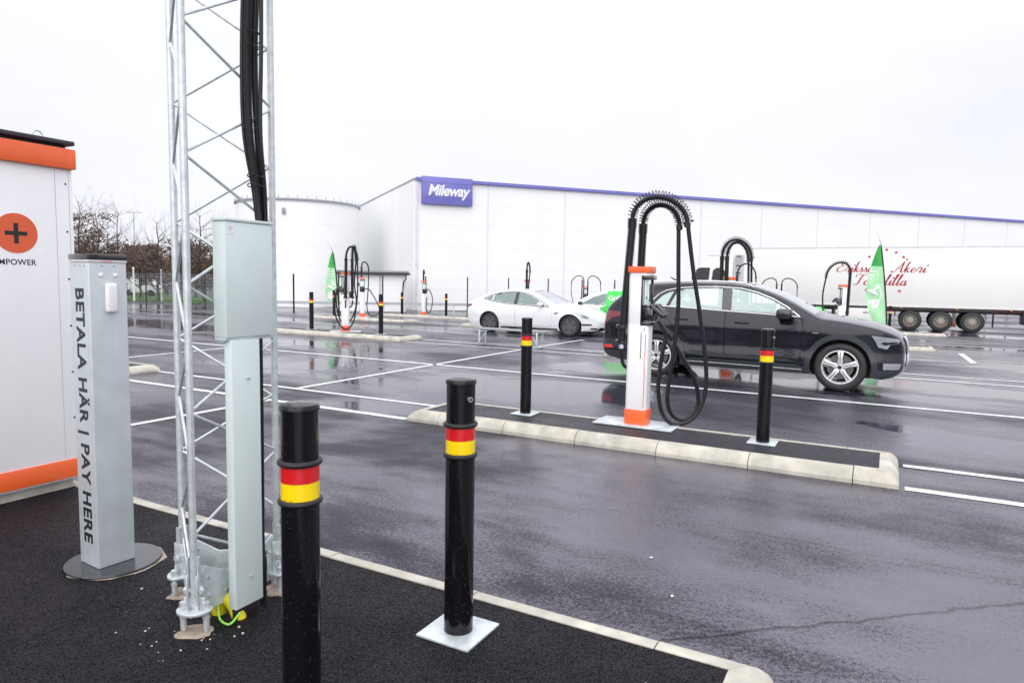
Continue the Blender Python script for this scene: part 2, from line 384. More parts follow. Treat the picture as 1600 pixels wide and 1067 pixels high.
m_tin = MAT('grey_cladding', (0.30, 0.31, 0.35), 0.6, var=0.1)
m_farhill = MAT('distant_wood', (0.16, 0.12, 0.13), 0.95, var=0.3, vs=0.1)
m_yplast = MAT('yellow_conduit', (0.72, 0.62, 0.02), 0.4, var=0.1, vs=10)
m_greenw = MAT('green_yellow_wire', (0.30, 0.70, 0.10), 0.4, var=0.2, vs=60)
m_flag = MAT('green_flag_cloth', (0.16, 0.62, 0.20), 0.7, var=0.12, vs=3)
m_flagd = MAT('deep_green_flag_cloth', (0.04, 0.42, 0.08), 0.7, var=0.12, vs=3)
m_pink = MAT('pink_sticker', (0.75, 0.25, 0.38), 0.5, var=0.02)
m_wood = MAT('weathered_board', (0.33, 0.34, 0.35), 0.5, 0.3, var=0.1)
def screen_mat():
    m, nt, b = new_mat('screen_glass'); b.inputs['Base Color'].default_value = (0.62, 0.70, 0.70, 1); b.inputs['Roughness'].default_value = 0.08
    b.inputs['Emission Color'].default_value = (0.8, 0.95, 0.9, 1); b.inputs['Emission Strength'].default_value = 0.25; return m
m_screen = screen_mat()
def glass_mat(name, tint, mixk=0.06, gc=(0.78, 0.93, 0.91)):
    m = bpy.data.materials.new(name); m.use_nodes = True; nt = m.node_tree; nt.nodes.clear()
    o = N(nt, 'ShaderNodeOutputMaterial'); t = N(nt, 'ShaderNodeBsdfTransparent'); t.inputs[0].default_value = (*tint, 1)
    gl = N(nt, 'ShaderNodeBsdfGlossy'); gl.inputs['Roughness'].default_value = 0.02; gl.inputs['Color'].default_value = (*gc, 1)
    g = N(nt, 'ShaderNodeNewGeometry').outputs['Position']
    dn = noise(nt, g, 160, 2); bp = N(nt, 'ShaderNodeBump'); bp.inputs['Strength'].default_value = 0.012; bp.inputs['Distance'].default_value = 0.001
    nt.links.new(dn, bp.inputs['Height']); nt.links.new(bp.outputs[0], gl.inputs['Normal'])
    fr = N(nt, 'ShaderNodeFresnel'); fr.inputs[0].default_value = 1.55
    f = math_(nt, 'ADD', fr.outputs[0], mixk, True)
    mx = N(nt, 'ShaderNodeMixShader'); nt.links.new(f, mx.inputs[0]); nt.links.new(t.outputs[0], mx.inputs[1]); nt.links.new(gl.outputs[0], mx.inputs[2])
    nt.links.new(mx.outputs[0], o.inputs[0]); return m
m_glass = glass_mat('green_tinted_glass', (0.86, 0.96, 0.94), 0.24)
m_glassd = glass_mat('privacy_glass', (0.40, 0.47, 0.47), 0.26)
m_wsglass = glass_mat('windscreen_glass', (0.80, 0.86, 0.86), 0.42, (0.97, 0.98, 1.0))
def flag_mat():
    """green cloth that grows paler lower down where it is thin and printed with faded lettering"""
    return m_flag

# ------------------------------------------------------------------ ground
def strips(name, u0, u1, vs, z, mat, kind='structure', parent=None):
    mb = MB(); rows = []
    for v in vs: rows.append([mb.b.verts.new(P(u, v, z)) for u in (u0, u1)])
    for a, b in zip(rows, rows[1:]): mb.b.faces.new((a[0], a[1], b[1], b[0]))
    o = mb.build(name, mat, parent, smooth=True, ang=60)
    if kind: tag(o, kind=kind)
    return o
vs = [-600, -60, -10, 0, 7, 14]+[14+i*1.3 for i in range(1, 20)]+[40, 60, 120, 300, 1500]
lot = strips('parking_lot', -1200, 1200, sorted(set(vs)), 0.0, m_lot)

def line(u0, v0, u1, v1, w=0.11):
    mb = MB(); n = max(1, int(max(abs(u1-u0), abs(v1-v0))/1.5))
    du, dv = u1-u0, v1-v0; L = math.hypot(du, dv); pu, pv = -dv/L*w/2, du/L*w/2; prev = None
    for i in range(n+1):
        t = i/n; u = u0+du*t; v = v0+dv*t
        a = mb.b.verts.new(P(u+pu, v+pv, 0.004)); b = mb.b.verts.new(P(u-pu, v-pv, 0.004))
        if prev: mb.b.faces.new((prev[0], prev[1], b, a))
        prev = (a, b)
    return tag(mb.build('painted_line', m_line, smooth=False), kind='structure')
line(-10.74, 6.31, -4.85, 6.31); line(-10.74, 7.17, -4.85, 7.17, 0.09)
line(0.20, 6.31, 14, 6.31); line(0.20, 7.13, 14, 7.13, 0.10)
line(-34, 10.84, 16, 10.66, 0.12)
line(-0.44, 14.20, 16, 14.02); line(-0.44, 15.0, 16, 14.8, 0.1); line(-11.14, 14.36, -5.56, 14.36, 0.1); line(-11.14, 15.18, -5.56, 15.18, 0.1)
line(-34, 18.5, -12.6, 18.5); line(-7.0, 18.45, 12, 18.4, 0.1)
line(1.25, 22.6, 16, 22.6, 0.1); line(1.25, 21.75, 16, 21.75, 0.1); line(-16.8, 22.55, -14.2, 22.55)
line(-0.6, 26.0, 16, 26.0, 0.1); line(-30, 26.0, -10, 26.0, 0.1)
line(-7.12, 3.0, -7.12, 6.25, 0.1); line(-7.55, 7.22, -7.72, 18.4, 0.1); line(1.76, 18.46, 1.76, 21.70, 0.13)
line(-13.0, 7.22, -13.2, 10.7, 0.1)

# ------------------------------------------------------------------ kerbed islands
PROF = [(0, -0.05), (0, 0.035), (0.018, 0.068), (0.055, 0.104), (0.085, 0.117), (0.095, 0.119), (0.150, 0.119), (0.150, 0.0)]
def kerb_stones(parent, side_list, L=0.84):
    """side: start corner (u,v), direction, inward normal, length, mitre at start, mitre at end"""
    for (su, sv), (tu, tv), (nu, nv), ln, ms, me_ in side_list:
        n = max(1, round(ln/L)); off = 0.0
        cuts = [0.0]
        first = min(L*0.5, ln) if n > 1 else ln
        x = first
        while x < ln-0.25: cuts.append(x); x += L
        cuts.append(ln)
        for i, (a, b) in enumerate(zip(cuts, cuts[1:])):
            mb = MB(); g = 0.0035; jz = random.uniform(-0.003, 0.003); jd = random.uniform(-0.003, 0.003)
            ends = []
            for (q, e) in ((a, 0), (b, 1)):
                ring = []
                for d, z in PROF:
                    s_ = q
                    if e == 0: s_ += (d if (a == 0 and ms) else g)
                    else: s_ -= (d if (b == ln and me_) else g)
                    u = su+tu*s_+nu*(d+jd); v = sv+tv*s_+nv*(d+jd)
                    ring.append(mb.b.verts.new(P(u, v, z+(jz if z > 0 else 0))))
                ends.append(ring)
            A, B = ends; m = len(PROF)
            for k in range(m-1): mb.b.faces.new((A[k], A[k+1], B[k+1], B[k]))
            mb.b.faces.new(A[::-1]); mb.b.faces.new(B)
            mb.build('kerb_stone', m_kerb, parent, ang=25)
def island(name, u0, u1, v0, v1, mat, label, stones=True):
    mb = MB(); e = 0.149
    pts = [(u0+e, v0+e), (u1-e, v0+e), (u1-e, v1-e), (u0+e, v1-e)]
    mb.face([P(u, v, 0.114) for u, v in pts])
    o = mb.build(name, mat, smooth=False); tag(o, label=label, kind='structure')
    L = u1-u0; D = v1-v0
    kerb_stones(o, [((u0, v0), (1, 0), (0, 1), L, True, True), ((u1, v0), (0, 1), (-1, 0), D, True, True),
                    ((u1, v1), (-1, 0), (0, -1), L, True, True), ((u0, v1), (0, -1), (1, 0), D, True, True)])
    return o
island('kerbed_island', -4.80, 0.157, 6.25, 7.19, m_islB, 'kerbed asphalt island in mid lot carrying the nearest charger')
island('kerbed_island', -15.7, -10.74, 6.25, 7.19, m_islB, 'kerbed asphalt island at left behind the pay post')
island('kerbed_island', -16.16, -11.2, 14.25, 15.25, m_islB, 'kerbed asphalt island carrying the charger between two bollards at left')
island('kerbed_island', -5.5, -0.5, 14.25, 15.25, m_islB, 'kerbed asphalt island hidden behind the black car')
island('kerbed_island', -21.9, -16.9, 21.7, 22.7, m_islB, 'farther kerbed island behind the left charger')
island('kerbed_island', -14.15, -10.95, 21.7, 22.7, m_islB, 'kerbed island behind the white car')
island('kerbed_island', -3.8, 1.2, 21.7, 22.7, m_islB, 'kerbed island right of the black car bonnet')
island('kerbed_island', -22.6, -16.6, 26.9, 27.9, m_islB, 'farthest kerbed island by the shed')
island('kerbed_island', -2.4, 2.2, 33.5, 34.5, m_islB, 'kerbed island in front of the truck wheels')
# the foreground island we stand on
mb = MB(); e = 0.149
fg = [(-0.32-e, -8), (-0.32-e, 2.82-e), (-14, 2.82-e), (-14, -8)]
mb.face([P(u, v, 0.114) for u, v in fg]); fgi = tag(mb.build('pavement', m_isl, smooth=False), kind='structure')
kerb_stones(fgi, [((-0.32, 2.82), (-1, 0), (0, -1), 13.5, True, False), ((-0.32, 2.82), (0, -1), (-1, 0), 8.0, True, False)], L=0.9)
ZI = 0.114

# ------------------------------------------------------------------ bollards
def make_bollard(label, lock=False, plate=True, n=40):
    t = thing('bollard', label, 'bollard', group='black bollards with red and yellow bands')
    mb = MB(); mb.lathe([(0.0625, 0.006), (0.0625, 0.771)], n); mb.build('post', m_black, t)
    mb = MB(); mb.lathe([(0.0605, 0.915), (0.0605, 1.078)], n); mb.build('upper_post', m_black, t)
    mb = MB(); mb.lathe([(0.0605, 1.0785), (0.0645, 1.079), (0.0648, 1.090), (0.060, 1.098), (0.035, 1.103), (0.001, 1.105)], n); mb.build('cap', m_black, t)
    mb = MB(); mb.lathe([(0.0620, 0.785), (0.0620, 0.8445)], n); mb.build('yellow_band', m_yel, t)
    mb = MB(); mb.lathe([(0.0622, 0.845), (0.0622, 0.9)], n); mb.build('red_band', m_red, t)
    for z in (0.778, 0.908):
        mb = MB(); mb.lathe([(0.060+0.010*math.cos(a)+0.003, z+0.0105*math.sin(a)) for a in [2*PI*k/10 for k in range(11)]], n); mb.build('rubber_ring', m_rub, t)
    if plate:
        mb = MB(); mb.bbox((0, 0, 0.006), (0.26, 0.26, 0.010), 0.002); mb.build('base_plate', m_galvl, t)
    if lock:
        mb = MB(); mb.cyl((0.055, -0.022, 1.02), (0.066, -0.027, 1.02), 0.011, n=16); mb.build('lock', m_chrome, t)
        mb = MB(); mb.cyl((0.066, -0.027, 1.02), (0.0675, -0.0277, 1.02), 0.0055, n=12); mb.build('keyhole', m_ink, t)
    return t
B0 = make_bollard('nearest black bollard, cut off by the lower picture edge', False)
def pl_marks(t):
    for a in (-1.62, -1.25):
        mb = MB(); mb.box((0, 0, 0), (0.013, 0.0006, 0.0016)); mb.build('tiny_red_print', m_redl, t, M=Matrix.Rotation(a+PI/2, 4, 'Z') @ Matrix.Translation((0, -0.0623, 0.792)))
pl_marks(B0); B0.location = (-0.69, 2.20, ZI); B0.rotation_euler = (0, R(0.0), AX)
def put_bollard(x, y, z, label, rz=AX, src=None):
    c = copy_tree(src or B0); c.location = (x, y, z); c.rotation_euler = (0, 0, rz); c['label'] = label; return c
B1 = make_bollard('foreground black bollard with a round lock, standing on a square zinc plate', True)
pl_marks(B1); B1.location = (-0.21, 2.83, ZI); B1.rotation_euler = (0, 0, AX)
def bol_uv(u, v, label, src=None):
    p = P(u, v, 0.116); return put_bollard(p.x, p.y, p.z, label, src=src)
bol_uv(-3.58, 6.86, 'black bollard left of the nearest charger on the mid island')
bol_uv(-0.99, 6.86, 'black bollard right of the nearest charger, in front of the black car', src=B1)
bol_uv(-14.86, 14.75, 'black bollard left of the charger with the big round hose loop')
bol_uv(-12.25, 14.75, 'black bollard right of the charger with the big round hose loop')
bol_uv(-21.03, 22.2, 'far black bollard beside the left green flag')
bol_uv(-21.41, 27.4, 'far black bollard left of the slim charger near the shed')
bol_uv(-18.73, 27.4, 'far black bollard right of the slim charger near the shed')
bol_uv(0.08, 34.0, 'far black bollard beside the large green flag before the truck')

# ------------------------------------------------------------------ chargers
def corrugated(mb, p0, p1, r, pitch, n=14):
    p0, p1 = Vector(p0), Vector(p1); L = (p1-p0).length; k = max(1, round(L/pitch)); pitch = L/k; prof = []
    for i in range(k):
        z = i*pitch
        prof += [(r*0.80, z), (r*0.80, z+pitch*0.34), (r, z+pitch*0.42), (r, z+pitch*0.92)]
    prof = [(0.001, 0)]+prof+[(0.001, prof[-1][1]+0.001)]
    M = Matrix.Translation(p0) @ (p1-p0).to_track_quat('Z', 'Y').to_matrix().to_4x4()
    mb.lathe(prof, n, M)
def coil(mb, path, r, turns, wire, n=5, seg=12):
    path = [Vector(p) for p in path]; Ls = [0]
    for a, b in zip(path, path[1:]): Ls.append(Ls[-1]+(b-a).length)
    T = Ls[-1]; pts = []
    side = (path[-1]-path[0]).cross(Vector((0, 0, 1))).normalized()
    for i in range(turns*seg+1):
        s = T*i/(turns*seg); j = 0
        while j < len(Ls)-2 and Ls[j+1] < s: j += 1
        f = (s-Ls[j])/max(1e-6, Ls[j+1]-Ls[j]); c = path[j].lerp(path[j+1], f)
        t = (path[j+1]-path[j]).normalized(); nn = t.cross(side).normalized(); a = 2*PI*i/seg
        pts.append(c+(nn*math.cos(a)+side*math.sin(a))*r)
    mb.tube(pts, wire, n)
def arc_path(T, E_, rise, k=18):
    """hose leaving the pipe top upward, over, and down to the clamp"""
    T, E_ = Vector(T), Vector(E_); pts = []
    for i in range(k+1):
        a = PI*i/k; h = (1-math.cos(a))/2
        pts.append(T.lerp(E_, h)+Vector((0, 0, math.sin(a)*rise)))
    return pts
def charger(label, loc, rz, yaw, arms, detail=2, holster=True, loops=None, s=1.0, slit=True, pad=True, group='ev chargers on the islands'):
    t = thing('ev_charger', label, 'ev charger', loc, rz, group)
    Y = Matrix.Rotation(yaw, 4, 'Z')
    def oct_(w, d, c): return [(w/2, -d/2+c), (w/2, d/2-c), (w/2-c, d/2), (-w/2+c, d/2), (-w/2, d/2-c), (-w/2, -d/2+c), (-w/2+c, -d/2), (w/2-c, -d/2)]
    if pad:
        MB().bbox((0, 0, 0.010), (0.86, 0.42, 0.016), 0.003).build('base_pad', m_galvl, t, M=Y)
    pm = MB(); pm.prism(oct_(0.225, 0.20, 0.028), 0.175, 1.085); pm.prism(oct_(0.225, 0.20, 0.028), 1.575, 1.62)
    pm.prism([(0.03, -0.1), (0.03, 0.1), (-0.0845, 0.1), (-0.1125, 0.072), (-0.1125, -0.072), (-0.0845, -0.1)], 1.083, 1.577)
    pm.build('pillar', m_white, t, M=Y, bevel=0.003)
    MB().prism(oct_(0.245, 0.22, 0.030), 0.018, 0.175).build('base_collar', m_orng, t, M=Y, bevel=0.004)
    MB().prism(oct_(0.250, 0.225, 0.024), 1.62, 1.685).build('top_cap', m_orng, t, M=Y, bevel=0.004)
    # screen niche on the +x face
    X = 0.06
    f = MB()
    f.box((0.039, 0, 1.33), (0.018, 0.206, 0.494))
    f.prism([(0.03, -0.103), (0.075, -0.103), (0.138, -0.085), (0.138, 0.085), (0.075, 0.103), (0.03, 0.103)], 1.548, 1.592)
    f.prism([(0.03, -0.103), (0.075, -0.103), (0.128, -0.085), (0.128, 0.085), (0.075, 0.103), (0.03, 0.103)], 1.070, 1.108)
    f.box((0.062, -0.098, 1.33), (0.008, 0.008, 0.46)); f.box((0.085, 0.094, 1.40), (0.030, 0.010, 0.33))
    fr = f.build('screen_frame', m_gloss, t, M=Y, bevel=0.003)
    MB().bbox((0.053, -0.002, 1.415), (0.010, 0.176, 0.262), 0.003).build('screen', m_screen, fr, M=Y)
    MB().box((0.0585, 0.0, 1.36), (0.001, 0.05, 0.03)).build('screen_picture', m_green, fr, M=Y, smooth=False)
    if slit:
        sv = MB()
        for i in range(22): sv.box((0.045, -0.1005, 0.99-i*0.0125), (0.012, 0.003, 0.008))
        o = sv.build('vent_slit', m_seam if detail < 2 else MAT('dark_green_slit', (0.01, 0.06, 0.035), 0.4), t, M=Y, smooth=False)
        o['kind'] = 'stuff'
        MB().tube(smooth_path([(0.092, -0.1005, 0.98), (0.094, -0.1005, 0.80), (0.086, -0.1005, 0.70), (0.093, -0.1005, 0.55), (0.090, -0.1005, 0.2)]), 0.003, 5).build('orange_trim_line', m_orng2, t, M=Y)
        g = MB()
        for i in range(3): g.box((0.080, -0.1008, 1.045-i*0.013), (0.016, 0.001, 0.004))
        g.box((0.0715, -0.1008, 1.032), (0.0035, 0.001, 0.034)); g.build('printed_mark', m_ink, t, M=Y, smooth=False)
    if holster:
        h = MB()
        h.bbox((X+0.045, 0, 1.185), (0.11, 0.17, 0.13), 0.014)
        h.build('connector_holster', m_gloss, t, M=Y)
        for sy in (-0.04, 0.04):
            c = MB()
            p0 = Vector((X+0.07, sy, 1.27)); p1 = Vector((X+0.20, sy, 1.17)); p2 = Vector((X+0.175, sy, 1.10))
            c.tube([p0, p0.lerp(p1, 0.45), p1], [0.028, 0.034, 0.024], 10); c.tube([p0+Vector((-.02, 0, .012)), p0+Vector((.06, 0, .012)), p1+Vector((0.02, 0, 0.01))], [0.02, 0.02, 0.014], 8)
            c.build('charging_connector', m_gloss, t, M=Y)
            if detail > 1:
                q = MB(); q.box(tuple(p0.lerp(p1, 0.5)+Vector((0.012, 0, 0.03))), (0.07, 0.006, 0.006)); o = q.build('connector_stripe', m_whiteP, t, M=Y)
                o.matrix_local = o.matrix_local
    for A in arms:
        b, tp, en = Vector(A['b']), Vector(A['t']), Vector(A['e'])
        mb = MB()
        if detail >= 1:
            corrugated(mb, b, tp-Vector((0, 0, 0.10)), 0.0455, 0.024 if detail > 1 else 0.035, 14 if detail > 1 else 9)
            corrugated(mb, tp-Vector((0, 0, 0.10)), tp, 0.0510, 0.016 if detail > 1 else 0.03, 14 if detail > 1 else 9)
        else: mb.cyl(b, tp, 0.036, n=8)
        mb.build('support_pipe', m_cable, t, ang=50)
        path = arc_path(tp, en, A['rise'])
        MB().tube(path, A.get('hr', 0.024), 10).build('hose_arch', m_cable, t)
        if A.get('coil', True) and detail > 0:
            mb = MB(); coil(mb, [p+Vector((0, 0, 0.020)) for p in path], 0.050, 27 if detail > 1 else 24, 0.0042 if detail > 1 else 0.006, 5, 12 if detail > 1 else 8); mb.build('support_spring', m_cable, t)
        MB().cyl(en+Vector((0, 0, 0.012)), en-Vector((0, 0, 0.035)), 0.034, n=12).cyl(en+Vector((0.03, -.02, 0.02)), en+Vector((0.06, -.02, 0.035)), 0.007, n=6).build('hose_clamp', m_rub, t)
        # clamp bracket to the pillar and tail of the cable
        br = MB(); d = (Vector((0, 0, 0))-Vector((b.x, b.y, 0)))
        for dz in (0.03, 0.19):
            br.lathe([(0.044, b.z+dz-0.016), (0.064, b.z+dz-0.016), (0.064, b.z+dz+0.016), (0.044, b.z+dz+0.016)], 14, Matrix.Translation((b.x, b.y, 0)))
        dn = d.normalized(); dist = max(0.07, d.length-0.09)
        br.bbox((b.x+dn.x*(0.045+dist*0.25), b.y+dn.y*(0.045+dist*0.25), b.z+0.10), (dist*0.5+0.02, 0.05, 0.18), 0.008, rz=math.atan2(d.y, d.x))
        br.build('clamp_bracket', m_gloss, t)
        if detail:
            MB().cyl(b, b-Vector((0, 0, 0.045)), 0.027, n=14).build('cable_gland', m_chrome if detail > 1 else m_white, t)
            q = b-Vector((0, 0, 0.04)); e2 = Vector((b.x*0.35, b.y*0.35, b.z-0.27)); dd = (e2-q)
            MB().tube(smooth_path([q, q+Vector((0.004, 0, -0.09)), q+Vector((dd.x*0.3, dd.y*0.3, -0.19)), e2]), 0.019, 8).build('cable_tail', m_cable, t)
        if A.get('loop'):
            pts = [Vector(p) for p in A['loop']]
            MB().tube(smooth_path(pts, 6), A.get('lr', 0.0225), 8).build('charging_cable', m_cable, t)
            if detail > 1:
                p = Vector(A['loop'][-3]); MB().cyl(p+Vector((0, 0, 0.014)), p-Vector((0, 0, 0.014)), 0.0195, n=10).build('white_tape', m_whiteP, t)
    return t
# nearest charger (local axes = world axes, values in metres from its foot at 1.36, 7.25)
X0, Y0c, Z0 = 1.36, 7.24, 0.116
def W1(pts, y0, y1):
    n = len(pts); return [(x-X0, y0+(y1-y0)*i/(n-1), z-Z0) for i, (x, z) in enumerate(pts)]
c1 = [(1.80, 2.24), (1.872, 1.786), (1.974, 1.255), (2.045, 0.80), (2.056, 0.55), (2.02, 0.36), (1.93, 0.21), (1.786, 0.145), (1.66, 0.18), (1.585, 0.32), (1.552, 0.57), (1.583, 0.90), (1.612, 1.08), (1.575, 1.17), (1.53, 1.23)]
c2 = [(1.731, 2.24), (1.746, 1.786), (1.760, 1.381), (1.735, 0.972), (1.690, 0.58), (1.684, 0.36), (1.745, 0.215), (1.86, 0.172), (1.97, 0.25), (2.015, 0.40), (1.955, 0.631), (1.834, 0.836), (1.717, 1.02), (1.625, 1.14), (1.55, 1.24)]
charger('nearest white and orange charger with two arched hoses, standing in front of the black car', (X0, Y0c, Z0), 0, AX,
        [dict(b=(-0.190, 0.03, 0.86), t=(-0.112, 0.05, 2.19), e=(0.435, -0.09, 2.13), rise=0.245, loop=W1(c1, -0.09, -0.10)),
         dict(b=(0.01, 0.215, 0.90), t=(0.035, 0.22, 2.15), e=(0.375, 0.0, 2.11), rise=0.215, loop=W1(c2, 0.02, 0.02))])
def far_charger(label, u, v, yaw, arms, detail=1, **kw):
    p = P(u, v, 0.116); return charger(label, p, -math.atan2(p.x, p.y), yaw, arms, detail, **kw)
def lp(ex, bx, hx, hz=1.1, y=-0.05, low=0.12, w=0.0):
    return [(ex, y, 2.08), (ex+0.02, y, 1.5), (ex+0.03+w, y, 0.8), (ex*0.6+bx*0.4, y, low+0.1), (ex*0.4+bx*0.6, y, low), (bx, y, low+0.3), (bx+0.02, y, 0.8), (hx, y, hz)]
# charger with the big loop, at left: holster side turned left
far_charger('white and orange charger between two bollards, cable in one big round loop', -13.54, 14.75, R(175),
    [dict(b=(0.0, -0.16, 0.95), t=(0.02, -0.16, 2.08), e=(0.33, -0.05, 2.05), rise=0.34, hr=0.03, coil=False, loop=[(0.33, -.05, 2.02), (0.34, -.05, 1.5), (0.32, -.1, 0.9), (0.22, -.12, 0.3), (0.05, -.14, 0.09), (-.12, -.14, 0.16), (-.27, -.1, 0.45), (-.32, -.08, 0.9), (-.22, -.04, 1.18)], lr=0.02),
     dict(b=(0.19, -0.10, 0.95), t=(0.19, -0.10, 2.08), e=(0.30, 0.05, 2.02), rise=0.36, hr=0.026, loop=[(0.30, .02, 2.0), (0.25, .02, 1.4), (0.30, 0, 0.8), (0.15, -.02, 0.35), (-.1, -.02, 0.28), (-.22, -.02, 0.6), (-.26, -.02, 1.0), (-.2, 0.02, 1.15)], lr=0.02)], slit=False)
far_charger('charger partly hidden behind the big looped charger, with a drooping cable at its right', -19.45, 22.2, R(-80),
    [dict(b=(-0.05, 0.12, 0.9), t=(-0.02, 0.12, 2.1), e=(0.27, 0.0, 1.98), rise=0.28, hr=0.028, coil=False, loop=[(0.27, 0, 1.96), (0.26, 0, 1.4), (0.22, 0, 0.8), (0.2, 0, 0.4), (0.32, 0, 0.08), (0.62, 0, 0.1), (0.72, 0, 0.35), (0.55, 0, 0.75), (0.3, -.05, 1.15), (0.1, -.16, 1.2)], lr=0.022)], slit=False)
far_charger('slim charger between two bollards in front of the shed', -20.06, 27.4, R(-60),
    [dict(b=(-0.02, 0.14, 0.9), t=(-0.02, 0.14, 2.15), e=(0.02, -0.02, 2.05), rise=0.12, hr=0.03, coil=False, loop=[(0.10, -.1, 1.3), (0.3, -.1, 1.2), (0.42, -.1, 0.8), (0.36, -.1, 0.3), (0.2, -.1, 0.1), (0.12, -.1, 0.4), (0.15, -.12, 0.9)], lr=0.022)], slit=False)
far_charger('charger rising behind the roof of the white car', -11.61, 22.2, R(90),
    [dict(b=(-0.02, -0.14, 0.9), t=(-0.02, -0.14, 2.05), e=(0.09, -0.2, 1.95), rise=0.30, hr=0.03, coil=False, loop=[(0.09, -.2, 1.9), (0.05, -.2, 1.4), (0.08, -.2, 0.8), (0.3, -.2, 0.2), (0.4, -.1, 0.8), (0.2, 0, 1.1)], lr=0.022)], slit=False)
far_charger('charger with its arched hoses seen just above the black car roof', -2.95, 14.75, R(-75),
    [dict(b=(-0.16, -0.06, 0.9), t=(-0.16, -0.06, 2.12), e=(0.42, -0.12, 2.05), rise=0.36, hr=0.026, loop=lp(0.42, 0.15, 0.12)),
     dict(b=(-0.04, -0.16, 0.9), t=(-0.06, -0.16, 2.11), e=(0.36, -0.18, 2.02), rise=0.32, hr=0.026, loop=lp(0.36, 0.2, 0.14, y=-.12))], slit=False)
far_charger('charger behind the one above the black car roof, with a thinner arch', -4.69, 26.5, R(-70),
    [dict(b=(-0.32, 0.0, 0.9), t=(-0.32, 0.0, 2.1), e=(0.34, 0.0, 2.0), rise=0.46, hr=0.028, coil=False, loop=lp(0.34, 0.15, 0.12), lr=0.022)], slit=False)
far_charger('charger beside the large green flag, hose arched to the left', -1.19, 22.2, R(-170),
    [dict(b=(0.14, -0.06, 0.7), t=(0.16, -0.06, 2.05), e=(-0.47, -0.1, 1.90), rise=0.34, hr=0.024, coil=True, loop=[(-.47, -.1, 1.88), (-.53, -.1, 1.4), (-.50, -.1, 0.9), (-.4, -.1, 0.3), (-.25, -.1, 0.2), (-.22, -.1, 0.6), (-.18, 0, 1.1)], lr=0.022)], slit=False)
def twin(label, u, v):
    far_charger(label, u, v, R(-90),
        [dict(b=(-0.10, -0.10, 0.8), t=(-0.10, -0.10, 2.0), e=(-0.78, -0.1, 1.85), rise=0.34, hr=0.026, coil=False, loop=[(-.78, -.1, 1.8), (-.78, -.1, 1.3), (-.6, -.1, 0.6), (-.45, -.1, 0.5), (-.3, -.1, 0.9), (-.2, -.05, 1.15)], lr=0.02),
         dict(b=(0.12, -0.10, 0.8), t=(0.12, -0.10, 2.0), e=(0.82, -0.1, 1.85), rise=0.34, hr=0.026, coil=False, loop=[(.82, -.1, 1.8), (.82, -.1, 1.3), (.74, -.1, 0.6), (.5, -.1, 0.4), (.3, -.1, 0.9), (.2, -.05, 1.15)], lr=0.02)], slit=False, detail=0)
twin('far charger with two arches parting left and right, beyond the white car bonnet', -14.76, 35.2)
twin('far charger with two arches parting left and right, above the black car windscreen', -4.69, 35.2)
far_charger('charger half hidden behind the truck wheels', 3.0, 42.0, R(-90), [dict(b=(0, 0.14, 0.9), t=(0, 0.14, 1.9), e=(0.3, 0, 1.8), rise=0.3, coil=False)], slit=False, detail=0)

# ------------------------------------------------------------------ lattice mast
LF, LL, LR_ = Vector((-1.324, 2.78, 0)), Vector((-1.541, 3.13, 0)), Vector((-1.115, 3.185, 0))
mc = (LF+LL+LR_)/3
mast = thing('lattice_mast', 'galvanised three-legged lattice mast rising out of the picture, bolted to the foreground asphalt', 'mast', (mc.x, mc.y, ZI))
def ml(v): return (v.x-mc.x, v.y-mc.y, v.z-ZI)
TOPZ = 9.0
for L in (LF, LL, LR_):
    MB().cyl(ml(L+Vector((0, 0, 0.27))), ml(L+Vector((0, 0, TOPZ))), 0.0150, n=18).build('leg', m_galv, mast)
def brace(a, za, b, zb, r=0.0062):
    d = (b-a).normalized(); a2 = a+d*0.012; b2 = b-d*0.012
    MB().cyl(ml(a2+Vector((0, 0, za))), ml(b2+Vector((0, 0, zb))), r, n=8).build('brace', m_galv, mast)
PT = 0.5255
for k in range(0, 16):
    zf = 0.543+PT*k; zr = 0.28+PT*k
    if zf+PT < TOPZ:
        brace(LF, zf, LR_, zr+PT-0.01); brace(LR_, zr+PT+0.01, LF, zf+PT-0.02)
        brace(LR_, zf, LL, zr+PT); brace(LL, zr+PT+0.01, LR_, zf+PT)
        brace(LL, zf, LF, zr+PT); brace(LF, zr+PT+0.01, LL, zf+PT)
brace(LR_, 0.30, LF, 0.535); brace(LF, 0.30, LL, 0.54)
